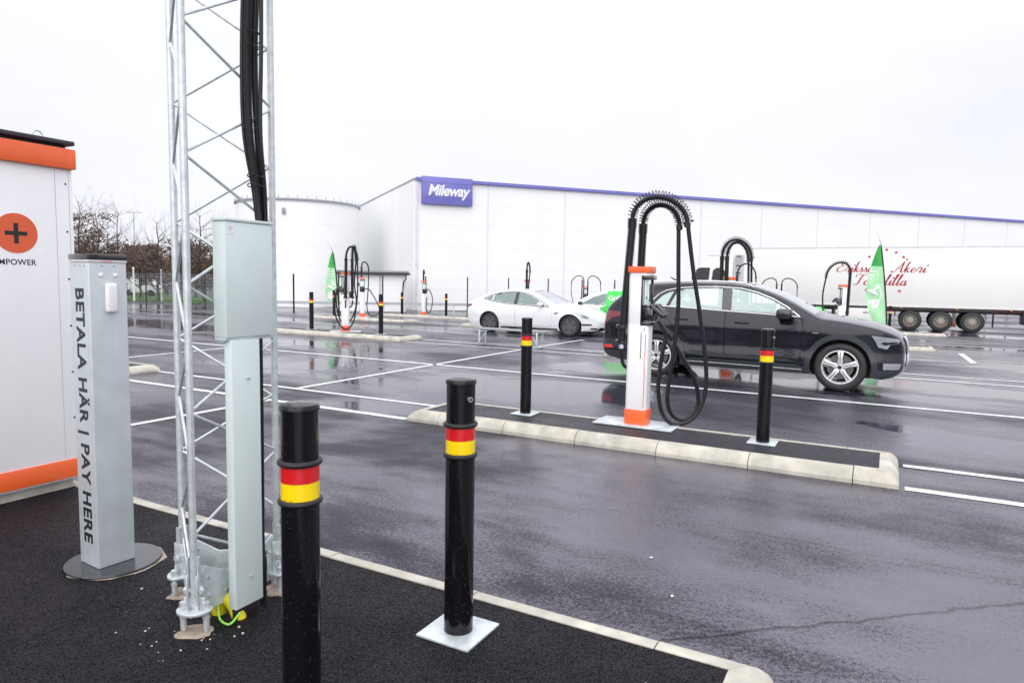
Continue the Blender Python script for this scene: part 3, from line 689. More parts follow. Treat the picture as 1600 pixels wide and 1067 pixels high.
# feet: fork plates with a big bolt, a rounded flange below and two anchor studs in mortar
for i, L in enumerate((LF, LL, LR_)):
    out = (L-mc); out.z = 0; out.normalize(); sd = Vector((-out.y, out.x, 0)); rz = math.atan2(out.y, out.x)
    f = MB()
    for s_ in (-0.021, 0.021):
        c = L+sd*s_+Vector((0, 0, 0.295)); f.bbox(ml(c), (0.055, 0.007, 0.15), 0.003, rz=rz)
        c = L+sd*s_*1.0+out*0.0+Vector((0, 0, 0.405)); f.box(ml(c), (0.024, 0.006, 0.08), rz=rz)
    foot = f.build('foot_fork', m_galv, mast)
    b = MB(); b.cyl(ml(L-sd*0.042+Vector((0, 0, 0.300))), ml(L+sd*0.042+Vector((0, 0, 0.300))), 0.0105, n=10)
    for s_ in (-1, 1): b.cyl(ml(L+sd*0.028*s_+Vector((0, 0, 0.300))), ml(L+sd*0.037*s_+Vector((0, 0, 0.300))), 0.019, n=6)
    b.build('bolt', m_galv, foot)
    pl = MB(); ring = [(0.062*math.cos(a)*(1 if math.cos(a) > 0 else 0.8), 0.074*math.sin(a)) for a in [2*PI*k/20 for k in range(20)]]
    pl.prism(ring, 0.0, 0.013, Matrix.Translation(ml(L+Vector((0, 0, 0.208)))) @ Matrix.Rotation(rz, 4, 'Z'))
    pl.prism([(-0.045, -0.004), (0.045, -0.004), (0.045, 0.004), (-0.045, 0.004)], 0.0, 0.05, Matrix.Translation(ml(L+Vector((0, 0, 0.22)))) @ Matrix.Rotation(rz+PI/2, 4, 'Z'))
    pl.build('foot_flange', m_galv, mast, bevel=0.003)
    for s_ in (-1, 1):
        q = L+sd*0.048*s_
        st = MB(); st.cyl(ml(q+Vector((0, 0, 0.10))), ml(q+Vector((0, 0, 0.245))), 0.0085, n=10)
        for z0 in (0.178, 0.222, 0.236): st.cyl(ml(q+Vector((0, 0, z0))), ml(q+Vector((0, 0, z0+0.013))), 0.016, n=6)
        st.cyl(ml(q+Vector((0, 0, 0.13))), ml(q+Vector((0, 0, 0.178))), 0.013, n=12)
        st.build('anchor_stud', m_galv, mast)
    cp = MB(); rr = random.Random(i+3)
    cp.prism([((0.062+rr.uniform(-.018, .018))*math.cos(a), (0.074+rr.uniform(-.018, .018))*math.sin(a)) for a in [2*PI*k/17 for k in range(17)]], -0.02, 0.009+0.003*i, Matrix.Translation(ml(L+Vector((0, 0, ZI)))) @ Matrix.Rotation(rz, 4, 'Z'))
    cp.build('mortar_footing', m_sand, mast, smooth=False, bevel=0.01)
def gusset(a, b, hole=True):
    d = (b-a).normalized(); L = (b-a).length; nrm = Vector((-d.y, d.x, 0))
    M = Matrix.Translation(ml(a)) @ Matrix(((d.x, 0, nrm.x, 0), (d.y, 0, nrm.y, 0), (0, 1, 0, 0), (0, 0, 0, 1)))
    g = MB(); g.prism([(0.03, 0.185), (L-0.03, 0.185), (L-0.03, 0.40), (L*0.62, 0.325), (L*0.38, 0.325), (0.03, 0.40)], -0.003, 0.003, M)
    o = g.build('gusset_plate', m_galvl, mast, smooth=False, bevel=0.0015)
    for x, y in ((0.07, 0.33), (0.075, 0.25), (L-0.07, 0.33), (L-0.075, 0.25), (L*0.36, 0.235)):
        h = MB(); h.cyl(M @ Vector((x, y, -0.006)), M @ Vector((x, y, 0.006)), 0.0095, n=14); h.build('bolt_head', m_chrome, o)
gusset(LF, LR_); gusset(LR_, LL); gusset(LL, LF)
# cable bundle strapped inside the mast down into the grey box
cb = thing('cable_bundle', 'black corrugated conduits and cables strapped together inside the lattice mast', 'cables', (-1.14, 3.04, 1.87))
def cbl(p): return (p[0]+1.14, p[1]-3.04, p[2]-1.87)
def cpath(dx, dy, spread=1.0):
    return [(-1.128+dx*0.4, 3.10+dy*0.5, 1.75), (-1.128+dx*0.7, 3.06+dy, 2.0), (-1.140+dx, 3.02+dy, 2.25), (-1.145+dx*spread, 3.03+dy, 2.6), (-1.130+dx, 3.04+dy, 3.2), (-1.125+dx*spread, 3.05+dy, 4.2), (-1.13+dx, 3.05+dy, 6), (-1.13+dx, 3.05+dy, 8.8)]
def ribbed(path, r, pitch):
    pts = smooth_path(path, 14); Ls = [0.0]
    for a, b in zip(pts, pts[1:]): Ls.append(Ls[-1]+(b-a).length)
    out, rad = [], []; s = 0; j = 0; k = 0
    top = min(Ls[-1], 2.2)
    while s < top:
        while j < len(Ls)-2 and Ls[j+1] < s: j += 1
        f = (s-Ls[j])/max(1e-6, Ls[j+1]-Ls[j]); out.append(pts[j].lerp(pts[j+1], f)); rad.append(r if (k//2) % 2 else r*0.84); s += pitch/4; k += 1
    return out, rad
pp, rad = ribbed([cbl(p) for p in cpath(-0.009, -0.008, 1.3)], 0.0175, 0.0085); MB().tube(pp, rad, 12).build('corrugated_conduit', m_cable, cb, ang=60)
pp, rad = ribbed([cbl(p) for p in cpath(0.014, 0.022, 0.6)], 0.0155, 0.0085); MB().tube(pp, rad, 12).build('corrugated_conduit', m_cable, cb, ang=60)
for dx, dy, sp_ in ((-0.036, 0.0, 1.05), (0.038, -0.006, 1.25), (-0.027, 0.024, 1.3)):
    MB().tube(smooth_path([cbl(p) for p in cpath(dx, dy, sp_)], 10), 0.0088, 10).build('power_cable', m_cable, cb)
for z in (2.02, 2.06, 2.26, 2.30, 2.60, 2.66):
    c = Vector(cbl((-1.14+(0.005 if z > 2.3 else (-0.001 if z > 2.1 else .010)), 3.026, z)))
    pts = [c+Vector((0.037*math.cos(a), 0.027*math.sin(a)+0.006, 0.006*math.sin(a*2+z*9))) for a in [2*PI*k/16 for k in range(17)]]
    MB().tube(pts, 0.0028, 5).build('cable_tie', m_rub, cb)
# one cable goes on down behind the post
lc = thing('power_cable', 'thin black cable running down behind the grey steel post to the ground', 'cable', (-1.150, 3.08, ZI))
MB().tube(smooth_path([(0.0, 0.02, 1.32), (0.0, 0.02, 0.9), (-0.002, 0.02, 0.5), (0.004, 0.0, 0.28), (0.02, -0.02, 0.18), (0.016, -0.03, 0.0)], 8), 0.0125, 10).build('sheath', m_cable, lc)

# ------------------------------------------------------------------ grey box on post
BY = R(62.3)
bd = Vector((math.cos(BY), math.sin(BY), 0)); bn = Vector((-math.sin(BY), math.cos(BY), 0))
bc0 = Vector((-1.192, 2.842, 0))          # nearest vertical corner of the box
gb = thing('junction_cabinet', 'pale grey-green steel box on a square post bolted beside the lattice mast', 'electrical box', (-1.19, 2.99, ZI))
def bl(u, w, z): p = bc0+bd*u+bn*w; return Vector((p.x+1.19, p.y-2.99, z-ZI))
bw, bdp = 0.252, 0.078
MB().bbox(bl(bw/2, bdp/2, (1.364+1.850)/2), (bw, bdp, 0.486), 0.004, rz=BY).build('housing', m_greyp, gb, ang=30)
MB().bbox(bl(bw/2, bdp/2, 1.8575), (bw+0.010, bdp+0.010, 0.013), 0.003, rz=BY).build('lid', m_greyp, gb, ang=30)
MB().bbox(bl(bw/2, bdp/2+0.006, 1.357), (bw-0.006, bdp-0.012, 0.014), 0.002, rz=BY).build('bottom_plate', m_galvl, gb)
MB().cyl(bl(0.02, -0.012+0.03, 1.362), bl(0.02, 0.012+0.03, 1.340), 0.006, n=8).build('hinge_pin', m_galv, gb)
MB().box(bl(0.028, -0.0008, 1.818), (0.036, 0.001, 0.038), rz=BY).build('white_label', m_whiteP, gb, smooth=False)
for i in range(4): MB().box(bl(0.026, -0.0016, 1.829-i*0.006), (0.024 if i < 3 else 0.012, 0.0006, 0.0013), rz=BY).build('label_print', m_tin, gb, smooth=False)
pw, pdp = 0.150, 0.046; pu0, pw0 = 0.020, -0.003
MB().bbox(bl(pu0+pw/2, pw0+pdp/2, (1.352+0.172)/2), (pw, pdp, 1.352-0.172), 0.004, rz=BY).build('post', m_greyp, gb, ang=30)
for z in (1.185, 0.300):
    MB().cyl(bl(pu0+pw*0.55, pw0-0.001, z), bl(pu0+pw*0.55, pw0-0.009, z-0.002), 0.0052, n=10).build('hook_screw', m_galv, gb)
MB().bbox(bl(pu0+pw/2, pw0+pdp/2+0.01, 0.140), (pw-0.03, pdp-0.02, 0.064), 0.003, rz=BY).build('base_stub', m_darkm, gb)
# yellow conduit and earth wire
yc = thing('yellow_conduit', 'yellow plastic conduit stub curving out of the ground behind the grey post', 'conduit', (-1.285, 2.945, ZI))
MB().tube(smooth_path([(-0.015, 0.01, -0.04), (-0.008, 0.008, 0.045), (0.015, 0.0, 0.080), (0.055, -0.015, 0.065), (0.085, -0.025, 0.02), (0.10, -0.03, -0.04)], 8), 0.031, 14).build('pipe', m_yplast, yc)
ew = thing('earth_wire', 'thin green and yellow earth wire looping from the mast plate to the post foot', 'wire', (-1.25, 2.93, ZI))
MB().tube(smooth_path([(-0.035, -0.005, 0.105), (-0.030, -0.02, 0.07), (-0.012, -0.055, 0.018), (0.025, -0.085, 0.008), (0.055, -0.090, 0.012), (0.085, -0.065, 0.05)], 8), 0.0048, 8).build('insulation', m_greenw, ew)
MB().cyl((-0.036, 0.008, 0.118), (-0.036, 0.0, 0.105), 0.008, n=8).build('terminal', m_chrome, ew)

# ------------------------------------------------------------------ pay post
PY = R(57.5)
pc = Vector((-2.078, 3.352, 0)); pd_ = Vector((math.cos(PY), math.sin(PY), 0)); pn = Vector((-math.sin(PY), math.cos(PY), 0))
pwid, pdep = 0.185, 0.185
cen = pc+pd_*pwid/2+pn*pdep/2
pay = thing('pay_post', 'square grey payment post lettered BETALA HÄR | PAY HERE with a black cap', 'payment post', (cen.x, cen.y, ZI), PY)
MB().bbox((0, 0, 0.013+0.776), (pwid, pdep, 1.552), 0.006, seg=3).build('column', m_postp, pay, ang=30)
MB().prism([(-.094, -.094), (.094, -.094), (.094, .094), (-.094, .094)], 1.566, 1.578).build('top_trim', MAT('pale_trim', (0.62, 0.60, 0.60), 0.5), pay)
MB().prism([(-.0965, -.0965), (.0965, -.0965), (.0965, .0965), (-.0965, .0965)], 1.579, 1.606).build('cap', m_gloss, pay, bevel=0.004)
MB().lathe([(0.001, 0.0), (0.225, 0.0), (0.227, 0.006), (0.225, 0.012), (0.001, 0.0125)], 64, Matrix.Translation((0.02, -0.018, 0.001))).build('base_disc', MAT('dark_wet_disc', (0.03, 0.032, 0.038), 0.10, 0.3, coat=0.5, drops=0.4), pay)
# reader and buttons sit on the local -y face, lettering on the local -x face
MB().bbox((0.006, -pdep/2-0.015, 1.390), (0.056, 0.032, 0.148), 0.014, seg=4).build('card_reader', m_whiteP, pay)
for x in (-0.034, 0.036):
    MB().sphere((x, -pdep/2-0.002, 1.503), 0.011, 14, (1, 0.6, 1)).build('rivet_cap', m_whiteP, pay)
for x in (-0.028, 0.030): MB().cyl((x, -pdep/2-0.0015, 1.548), (x, -pdep/2+0.003, 1.548), 0.0032, n=8).build('screw', m_seam, pay)
for y in (-0.055, -0.015, 0.035): MB().cyl((-pwid/2-0.0015, y, 1.548), (-pwid/2+0.003, y, 1.548), 0.0032, n=8).build('screw', m_seam, pay)
MB().box((0.0, -0.0945, 1.572), (0.045, 0.001, 0.006)).build('pink_strip', m_pink, pay, smooth=False)
# text axis runs down (-z), letter tops point towards local -y
Mt = Matrix.Translation((-pwid/2-0.0008, 0.004, 0.788)) @ Matrix(((0, 0, -1, 0), (0, -1, 0, 0), (-1, 0, 0, 0), (0, 0, 0, 1)))
text_mesh('BETALA HÄR | PAY HERE', 0.112, 'lettering', m_ink, pay, Mt, bold=0.0030, depth=0.0006, sx=1.0, space=1.07)
rr = random.Random(9)
MB().prism([((0.235+rr.uniform(-.012, .018))*math.cos(a), (0.235+rr.uniform(-.012, .018))*math.sin(a)) for a in [2*PI*k/26 for k in range(26)]], -0.01, 0.0005, Matrix.Translation((0.03, -0.022, 0))).build('mortar_bed', m_sand, pay, smooth=False)

# ------------------------------------------------------------------ power cabinet at the left edge
K = P(-4.955, 2.715, 0, False)
cabt = thing('power_cabinet', 'white charging power cabinet with orange bands and a black plus, at the left edge', 'power cabinet', (K.x, K.y, ZI), AX)
# local: corner at origin, body extends to -x (away) and -y (towards the camera); visible face is x=0
D_, Wd = 1.3, 2.3
z0, z1, z2, z3 = 0.075, 0.215, 2.215, 2.350
MB().box((-D_/2, -Wd/2, z0/2+0.002), (D_-0.10, Wd-0.10, z0)).build('plinth', m_concrete, cabt)
MB().bbox((-D_/2, -Wd/2, (z0+z2)/2), (D_-0.012, Wd-0.012, z2-z0), 0.004).build('body', m_white, cabt)
MB().bbox((-D_/2, -Wd/2, (z0+0.012+z1)/2), (D_+0.004, Wd+0.004, z1-z0-0.012), 0.003).build('lower_band', m_orng, cabt)
MB().box((-D_/2, -Wd/2, z0+0.004), (D_-0.004, Wd-0.004, 0.008)).build('band_joint', m_tin, cabt)
MB().bbox((-D_/2, -Wd/2-0.03, (z2+z3)/2), (D_+0.05, Wd-0.02, z3-z2), 0.005).build('upper_band', m_orng, cabt)
MB().bbox((-D_/2, 0.0-0.018, (z2+z3)/2), (D_+0.052, 0.055, z3-z2-0.001), 0.006).build('upper_band_corner', m_orng, cabt)
MB().prism([(-D_+0.02, -Wd), (-0.02, -Wd), (-0.02, -0.035), (-D_+0.02, -0.035)], z3-0.01, z3+0.022).build('roof_curb', m_ink, cabt)
MB().prism([(-D_-0.02, -Wd-0.03), (0.035, -Wd-0.03), (0.035, 0.0), (-D_-0.02, 0.0)], z3+0.022, z3+0.052).build('roof_plate', m_roof, cabt, bevel=0.006)
ev = MB(); ev.tube([(-0.10+0.0*math.cos(a), -0.165+0.030*math.cos(a), z3+0.078+0.030*math.sin(a)) for a in [2*PI*k/18 for k in range(19)]], 0.0055, 8); ev.build('lifting_eye', m_galv, cabt)
for y, w in ((-0.030, 0.002), (-0.118, 0.002)):
    MB().box((-0.0055, y, (z1+z2)/2), (0.002, w, z2-z1-0.02)).build('panel_joint', MAT('soft_joint', (0.38, 0.38, 0.41), 0.6), cabt, smooth=False)
for i in range(7): MB().sphere((-0.006, -0.049, 2.115-i*0.322), 0.0072, 8, (0.5, 1, 1)).build('screw_head', m_ink, cabt)
Ml = Matrix.Translation((-0.0055, -0.366, 1.762)) @ Matrix(((0, 0, 1, 0), (1, 0, 0, 0), (0, 1, 0, 0), (0, 0, 0, 1)))
MB().cyl(Ml @ Vector((0, 0, 0)), Ml @ Vector((0, 0, 0.0014)), 0.128, n=64).build('orange_disc', m_orng2, cabt)
MB().box(Ml @ Vector((0.0, 0, 0.002)), (0.0012, 0.130, 0.026)).box(Ml @ Vector((0, 0, 0.0024)), (0.0012, 0.026, 0.130)).build('black_plus', m_ink, cabt, smooth=False)
text_mesh('KEMPOWER', 0.052, 'lettering', m_navy, cabt, Ml @ Matrix.Translation((-0.028, -0.187, 0.0005)), bold=0.0006, depth=0.0005, sx=0.96, space=1.06)

# ------------------------------------------------------------------ small litter
mb = MB(); rr = random.Random(5)
def chip(x, y, z, s):
    n = 5; a0 = rr.random()*6
    pts = [(x+s*rr.uniform(.6, 1.2)*math.cos(a0+2*PI*k/n), y+s*rr.uniform(.6, 1.2)*math.sin(a0+2*PI*k/n)) for k in range(n)]
    mb.prism(pts, z-0.002, z+s*rr.uniform(.3, .9))
for i in range(60):
    a = rr.random()
    if a < .6:
        c = rr.choice([LF, LL, LR_, LF]); x = c.x+rr.gauss(0, .14); y = c.y+rr.gauss(-0.03, .12); s = rr.uniform(.0015, .006)
    else: x = rr.uniform(-2.4, 0.8); y = rr.uniform(1.9, 3.4); s = rr.uniform(.001, .0035)
    q = x*SU+y*CU
    if q < 2.62 and CU*x-SU*y < -0.5: chip(x, y, ZI, s)
st = mb.build('pale_grit', MAT('pale_grit', (0.55, 0.50, 0.44), 0.8, var=0.4, vs=60), smooth=False); tag(st, 'pale mortar crumbs scattered around the mast feet', 'grit', kind='stuff')
for i, (u, v, c, lb) in enumerate([(-1.15, 3.85, m_white, 'tiny white scrap on the wet lot beyond the kerb, the farther one'), (-0.90, 3.42, m_white, 'tiny white scrap on the wet lot close to the kerb'), (-0.52, 2.98, m_leaf, 'small brown fallen leaf near the kerb corner, the left one'), (-0.44, 2.94, m_leaf, 'small brown fallen leaf near the kerb corner, the right one'),
                                ]):
    mb = MB(); x0 = P(u, v, 0.003)
    mb.b.verts.ensure_lookup_table()
    ring = [mb.b.verts.new((0.011*math.cos(a)*(1.4 if k % 2 else .9), 0.007*math.sin(a), 0.002+0.002*math.sin(a*2))) for k, a in enumerate([2*PI*k/7 for k in range(7)])]
    f = mb.b.faces.new(ring); r_ = bmesh.ops.extrude_face_region(mb.b, geom=[f]); bmesh.ops.translate(mb.b, verts=[g for g in r_['geom'] if isinstance(g, bmesh.types.BMVert)], vec=(0, 0, 0.002))
    o = mb.build('leaf' if c is m_leaf else 'paper_scrap', c, smooth=False); o.location = x0; o.rotation_euler = (0, 0, i*1.3)
    tag(o, lb, 'leaf' if c is m_leaf else 'litter')

# ------------------------------------------------------------------ cars
def interp(tab, z):
    if z <= tab[0][0]: return tab[0][1]
    for (a, p), (b, q) in zip(tab, tab[1:]):
        if z <= b: 
            t = (z-a)/(b-a); return p+(q-p)*t
    return tab[-1][1]
def resample(pts, step, closed=False):
    pts = [Vector((*p, 0)) for p in pts]
    if closed: pts.append(pts[0])
    out = []
    for a, b in zip(pts, pts[1:]):
        n = max(1, int((b-a).length/step+0.5))
        for i in range(n): out.append(a.lerp(b, i/n))
    if not closed: out.append(pts[-1])
    return [(p.x, p.y) for p in out]
def smooth2(pts, k=5):
    return [(p.x, p.y) for p in smooth_path([(x, z, 0) for x, z in pts], k)]
def inside(p, poly):
    x, y = p; c = False; n = len(poly); j = n-1
    for i in range(n):
        xi, yi = poly[i]; xj, yj = poly[j]
        if (yi > y) != (yj > y) and x < (xj-xi)*(y-yi)/(yj-yi)+xi: c = not c
        j = i
    return c
def offset_poly(poly, d):
    """inward offset of a simple polygon"""
    n = len(poly); A = sum(poly[i][0]*poly[(i+1) % n][1]-poly[(i+1) % n][0]*poly[i][1] for i in range(n)); sg = 1 if A > 0 else -1
    out = []
    for i in range(n):
        p0, p1, p2 = Vector(poly[i-1]), Vector(poly[i]), Vector(poly[(i+1) % n])
        e1 = (p1-p0); e2 = (p2-p1)
        if e1.length < 1e-6 or e2.length < 1e-6: out.append(tuple(p1)); continue
        e1.normalize(); e2.normalize()
        n1 = Vector((-e1.y, e1.x))*sg; n2 = Vector((-e2.y, e2.x))*sg
        b = (n1+n2); 
        if b.length < 1e-6: b = n1
        b.normalize(); k = d/max(0.4, b.dot(n1)); q = p1+b*k; out.append((q.x, q.y))
    return out
class Car:
    def __init__(s, top, nrear, W, front_taper, rear_taper, edge_r, wheels, arch, sill, crown, paint):
        s.top = resample(smooth2(top, 6), 0.05); s.W = W; s.ft = front_taper; s.rt = rear_taper; s.r = edge_r
        s.wheels = wheels; s.arch = arch; s.crown = crown; s.paint = paint
        (x0, x1), wz = wheels
        bot = []
        for wx in (x1, x0):
            a0 = math.asin(max(-1, min(1, (sill-wz)/arch)))
            bot += [(wx+arch*math.cos(a0+(PI-2*a0)*k/22), wz+arch*math.sin(a0+(PI-2*a0)*k/22)) for k in range(23)]
        s.bot = bot
        s.outline = s.top+resample(bot, 0.06)
        s.segs = [(Vector(a), Vector(b)) for a, b in zip(s.top, s.top[1:])]
    def dist(s, x, z):
        p = Vector((x, z)); best = 9
        for a, b in s.segs:
            if abs(a.x-x) > 0.25 and abs(b.x-x) > 0.25: continue
            ab = b-a; t = max(0, min(1, (p-a).dot(ab)/max(1e-9, ab.dot(ab)))); d = (p-a-ab*t).length
            if d < best: best = d
        return best
    def y(s, x, z):
        w = interp(s.W, z)
        xf, af, pf = s.ft; xr, ar, pr = s.rt
        if x > xf: w -= af*((x-xf)/(s.top[-1][0]-xf+0.3))**pf if False else af*max(0, (x-xf))**pf
        if x < xr: w -= ar*max(0, (xr-x))**pr
        for wx in s.wheels[0]:
            d = math.hypot(x-wx, z-s.wheels[1]); w += 0.018*math.exp(-((d-s.arch)/0.09)**2)
        d = s.dist(x, z); r = s.r
        if d < r: w -= r*(1-math.sqrt(max(0, 1-(1-d/r)**2)))
        return w
    def cdt(s, region, holes, doors, step=0.055, seam=0.005):
        """triangulate region minus holes; returns dict key->list of tris(points)"""
        verts, edges = [], []
        def add(poly, closed=True):
            i0 = len(verts); verts.extend(Vector(p) for p in poly); n = len(poly)
            for i in range(n if closed else n-1): edges.append((i0+i, i0+(i+1) % n))
        add(region)
        H = [resample(h, 0.05, True) for h in holes]; Dd = [resample(d, 0.06, True) for d in doors]
        Di = [offset_poly(d, seam) for d in Dd]
        for h in H+Dd+Di: add(h)
        xs = [p[0] for p in region]; zs = [p[1] for p in region]
        x = min(xs); row = 0
        while x < max(xs):
            z = min(zs)+(step/2 if row % 2 else 0)
            while z < max(zs):
                if inside((x, z), region): verts.append(Vector((x, z)))
                z += step
            x += step; row += 1
        for dd in (0.008, 0.022, 0.045):
            if dd < s.r*1.2:
                for (a, b) in s.segs:
                    t = (b-a); 
                    if t.length < 1e-6: continue
                    n = Vector((t.y, -t.x)).normalized()
                    for sg in (1,):
                        q = a+n*dd*sg
                        if inside((q.x, q.y), region): verts.append(Vector((q.x, q.y)))
        co, ed, fa, *_ = geometry.delaunay_2d_cdt(verts, edges, [], 0, 1e-5)
        out = {}
        for f in fa:
            c = sum((co[i] for i in f), Vector((0, 0)))/len(f); cp = (c.x, c.y)
            if not inside(cp, region): continue
            if any(inside(cp, h) for h in H): continue
            key = 'body'
            for k, (d, di) in enumerate(zip(Dd, Di)):
                if inside(cp, d):
                    key = ('door', k) if inside(cp, di) else None; break
            if key is None: continue
            out.setdefault(key, []).append([(co[i].x, co[i].y) for i in f])
        return out
    def side(s, bm, tris, sgn, off=0.0):
        cache = {}
        for t in tris:
            vs_ = []
            for x, z in t:
                k = (round(x, 5), round(z, 5))
                if k not in cache: cache[k] = bm.verts.new((x, sgn*(s.y(x, z)+off), z))
                vs_.append(cache[k])
            try: bm.faces.new(vs_)
            except ValueError: pass
    def patch(s, poly, name, mat, parent, off=0.004, thick=0.02, sides=(1, -1), step=0.05, join=False):
        tr = s.cdt(resample(poly, 0.04, True), [], [], step)
        res = []
        for sg in sides:
            mb = MB(); s.side(mb.b, tr.get('body', []), sg, off)
            be = [e for e in mb.b.edges if len(e.link_faces) == 1]
            r_ = bmesh.ops.extrude_edge_only(mb.b, edges=be)
            nv = [g for g in r_['geom'] if isinstance(g, bmesh.types.BMVert)]
            bmesh.ops.translate(mb.b, verts=nv, vec=(0, -sg*thick, 0))
            res.append(mb.build(name, mat, parent, ang=40))
        return res
    def strip_pt(s, i, q, off=0.0):
        """point on the band spanning left and right: i along the profile, q in -1..1"""
        x, z = s.top[i]; a = s.top[max(0, i-1)]; b = s.top[min(len(s.top)-1, i+1)]
        t = Vector((b[0]-a[0], b[1]-a[1])).normalized(); n = Vector((-t.y, t.x))
        ye = s.y(x, z); c = s.crown(x, z)
        k = c*(1-abs(q)**2.4)+off
        return (x+n.x*k, ye*q, z+n.y*k)
    def strip(s, bm, i0, i1, q0=-1.0, q1=1.0, nq=14, off=0.0, skip=None):
        grid = []
        for i in range(i0, i1+1): grid.append([bm.verts.new(s.strip_pt(i, q0+(q1-q0)*j/nq, off)) for j in range(nq+1)])
        for a in range(len(grid)-1):
            for j in range(nq):
                if skip and skip(a+i0, q0+(q1-q0)*(j+0.5)/nq): continue
                bm.faces.new((grid[a][j], grid[a][j+1], grid[a+1][j+1], grid[a+1][j]))
    def idx(s, x, rear=False, zmin=0.0):
        best = None
        for i, (px, pz) in enumerate(s.top):
            if pz < zmin: continue
            d = abs(px-x)
            if best is None or d < best[0]: best = (d, i)
        return best[1]
def wheel(parent, x, y, r, w, rim_r, sgn, kind):
    """wheel group: tyre with rim, spokes, disc; sgn = outward side"""
    t = MB(); hw = w/2
    prof = [(rim_r-0.005, -hw*0.80), (rim_r+0.02, -hw*0.97), (r-0.055, -hw*1.0), (r-0.02, -hw*0.88), (r-0.004, -hw*0.66), (r, -hw*0.3), (r, hw*0.3), (r-0.004, hw*0.66), (r-0.02, hw*0.88), (r-0.055, hw*1.0), (rim_r+0.02, hw*0.97), (rim_r-0.005, hw*0.80)]
    M = Matrix.Translation((x, y, r))
    ty = t.lathe(prof, 48, M, 'Y').build('tyre', m_tyre, parent, ang=40)
    wh = MB(); S = sgn
    prof = [(rim_r+0.004, S*hw*0.86), (rim_r-0.012, S*hw*0.88), (rim_r-0.022, S*hw*0.72), (rim_r-0.03, S*hw*0.2), (rim_r-0.03, -S*hw*0.7)]
    if S < 0: prof = prof[::-1]
    wh.lathe(prof, 48, M, 'Y')
    # spokes
    F = Matrix.Translation((x, y+S*hw*0.70, r)) @ Matrix(((1, 0, 0, 0), (0, 0, S, 0), (0, 1, 0, 0), (0, 0, 0, 1)))   # local xy -> wheel plane, z outward
    if kind == 'spoke':
        for k in range(5):
            Q = F @ Matrix.Rotation(2*PI*k/5+0.31, 4, 'Z')
            for sd in (1,):
                wh.prism([(0.04, -0.042), (rim_r*0.55, -0.030), (rim_r-0.015, -0.047), (rim_r-0.012, 0.047), (rim_r*0.55, 0.030), (0.04, 0.042)], -0.012, 0.014, Q)
        wh.cyl(F @ Vector((0, 0, -0.02)), F @ Vector((0, 0, 0.012)), 0.078, 0.070, n=24)
        rim = wh.build('rim', m_rim, parent, ang=40, bevel=0.003)
        g = MB()
        for k in range(5):
            Q = F @ Matrix.Rotation(2*PI*k/5+0.31, 4, 'Z')
            g.prism([(0.07, -0.005), (rim_r*0.9, -0.007), (rim_r*0.9, 0.007), (0.07, 0.005)], 0.014, 0.0155, Q)
        g.build('spoke_groove', m_disc, rim)
        c = MB(); c.cyl(F @ Vector((0, 0, 0.012)), F @ Vector((0, 0, 0.020)), 0.030, n=20)
        for k in range(5): a = 2*PI*k/5+PI/5+0.31; c.cyl(F @ Vector((0.055*math.cos(a), 0.055*math.sin(a), 0.010)), F @ Vector((0.055*math.cos(a), 0.055*math.sin(a), 0.016)), 0.010, n=8)
        c.build('hub_cap', m_gloss, rim)
    elif kind == 'cover':
        wh.prism([((rim_r-0.02)*math.cos(a), (rim_r-0.02)*math.sin(a)) for a in [2*PI*k/40 for k in range(40)]], -0.02, 0.006, F)
        rim = wh.build('rim', m_rimg, parent, ang=40)
        g = MB()
        for k in range(5):
            Q = F @ Matrix.Rotation(2*PI*k/5+0.3, 4, 'Z')
            g.prism([(rim_r*0.38, -0.012), (rim_r*0.62, -0.032), (rim_r*0.84, -0.030), (rim_r*0.88, 0.0), (rim_r*0.80, 0.022), (rim_r*0.5, 0.012)], 0.006, 0.008, Q)
        g.build('cover_opening', m_ink, rim)
        c = MB(); c.cyl(F @ Vector((0, 0, 0.006)), F @ Vector((0, 0, 0.012)), 0.034, n=18); c.build('hub_cap', m_disc, rim)
    elif kind == 'truck':
        wh.lathe([(0.001, -S*0.0), (0.09, 0.0), (0.10, -S*0.05), (0.17, -S*0.055), (rim_r-0.02, -S*0.10)][::(1 if S > 0 else -1)], 32, Matrix.Translation((x, y+S*hw*0.80, r)), 'Y')
        rim = wh.build('rim', MAT('worn_truck_rim', (0.36, 0.33, 0.27), 0.5, 0.3, var=0.25, vs=14), parent, ang=40)
        g = MB()
        for k in range(10):
            a = 2*PI*k/10; q = F @ Vector(((rim_r-0.085)*math.cos(a), (rim_r-0.085)*math.sin(a), 0.0)); o = F.to_3x3() @ Vector((0, 0, 1))
            g.cyl(q-o*0.05, q-o*0.012, 0.032, n=10)
            a += PI/10; q = F @ Vector((0.135*math.cos(a), 0.135*math.sin(a), 0)); g.cyl(q-o*0.06, q-o*0.005, 0.012, n=6)
        g.build('hand_hole', m_ink, rim); return ty, rim
    d = MB(); d.cyl((x, y-S*0.01, r), (x, y+S*0.015, r), rim_r*0.74, n=32)
    d.build('brake_disc', m_disc, parent)
    cc = MB()
    a0 = 0.9*PI if kind == 'spoke' else 0
    cc.prism([(rim_r*0.60*math.cos(a0+t_), rim_r*0.60*math.sin(a0+t_)) for t_ in (-.35, -.12, .12, .35)]+[(rim_r*0.86*math.cos(a0+t_), rim_r*0.86*math.sin(a0+t_)) for t_ in (.35, .12, -.12, -.35)], -hw*0.65, -hw*0.2, F)
    cc.build('caliper', m_calip, parent)
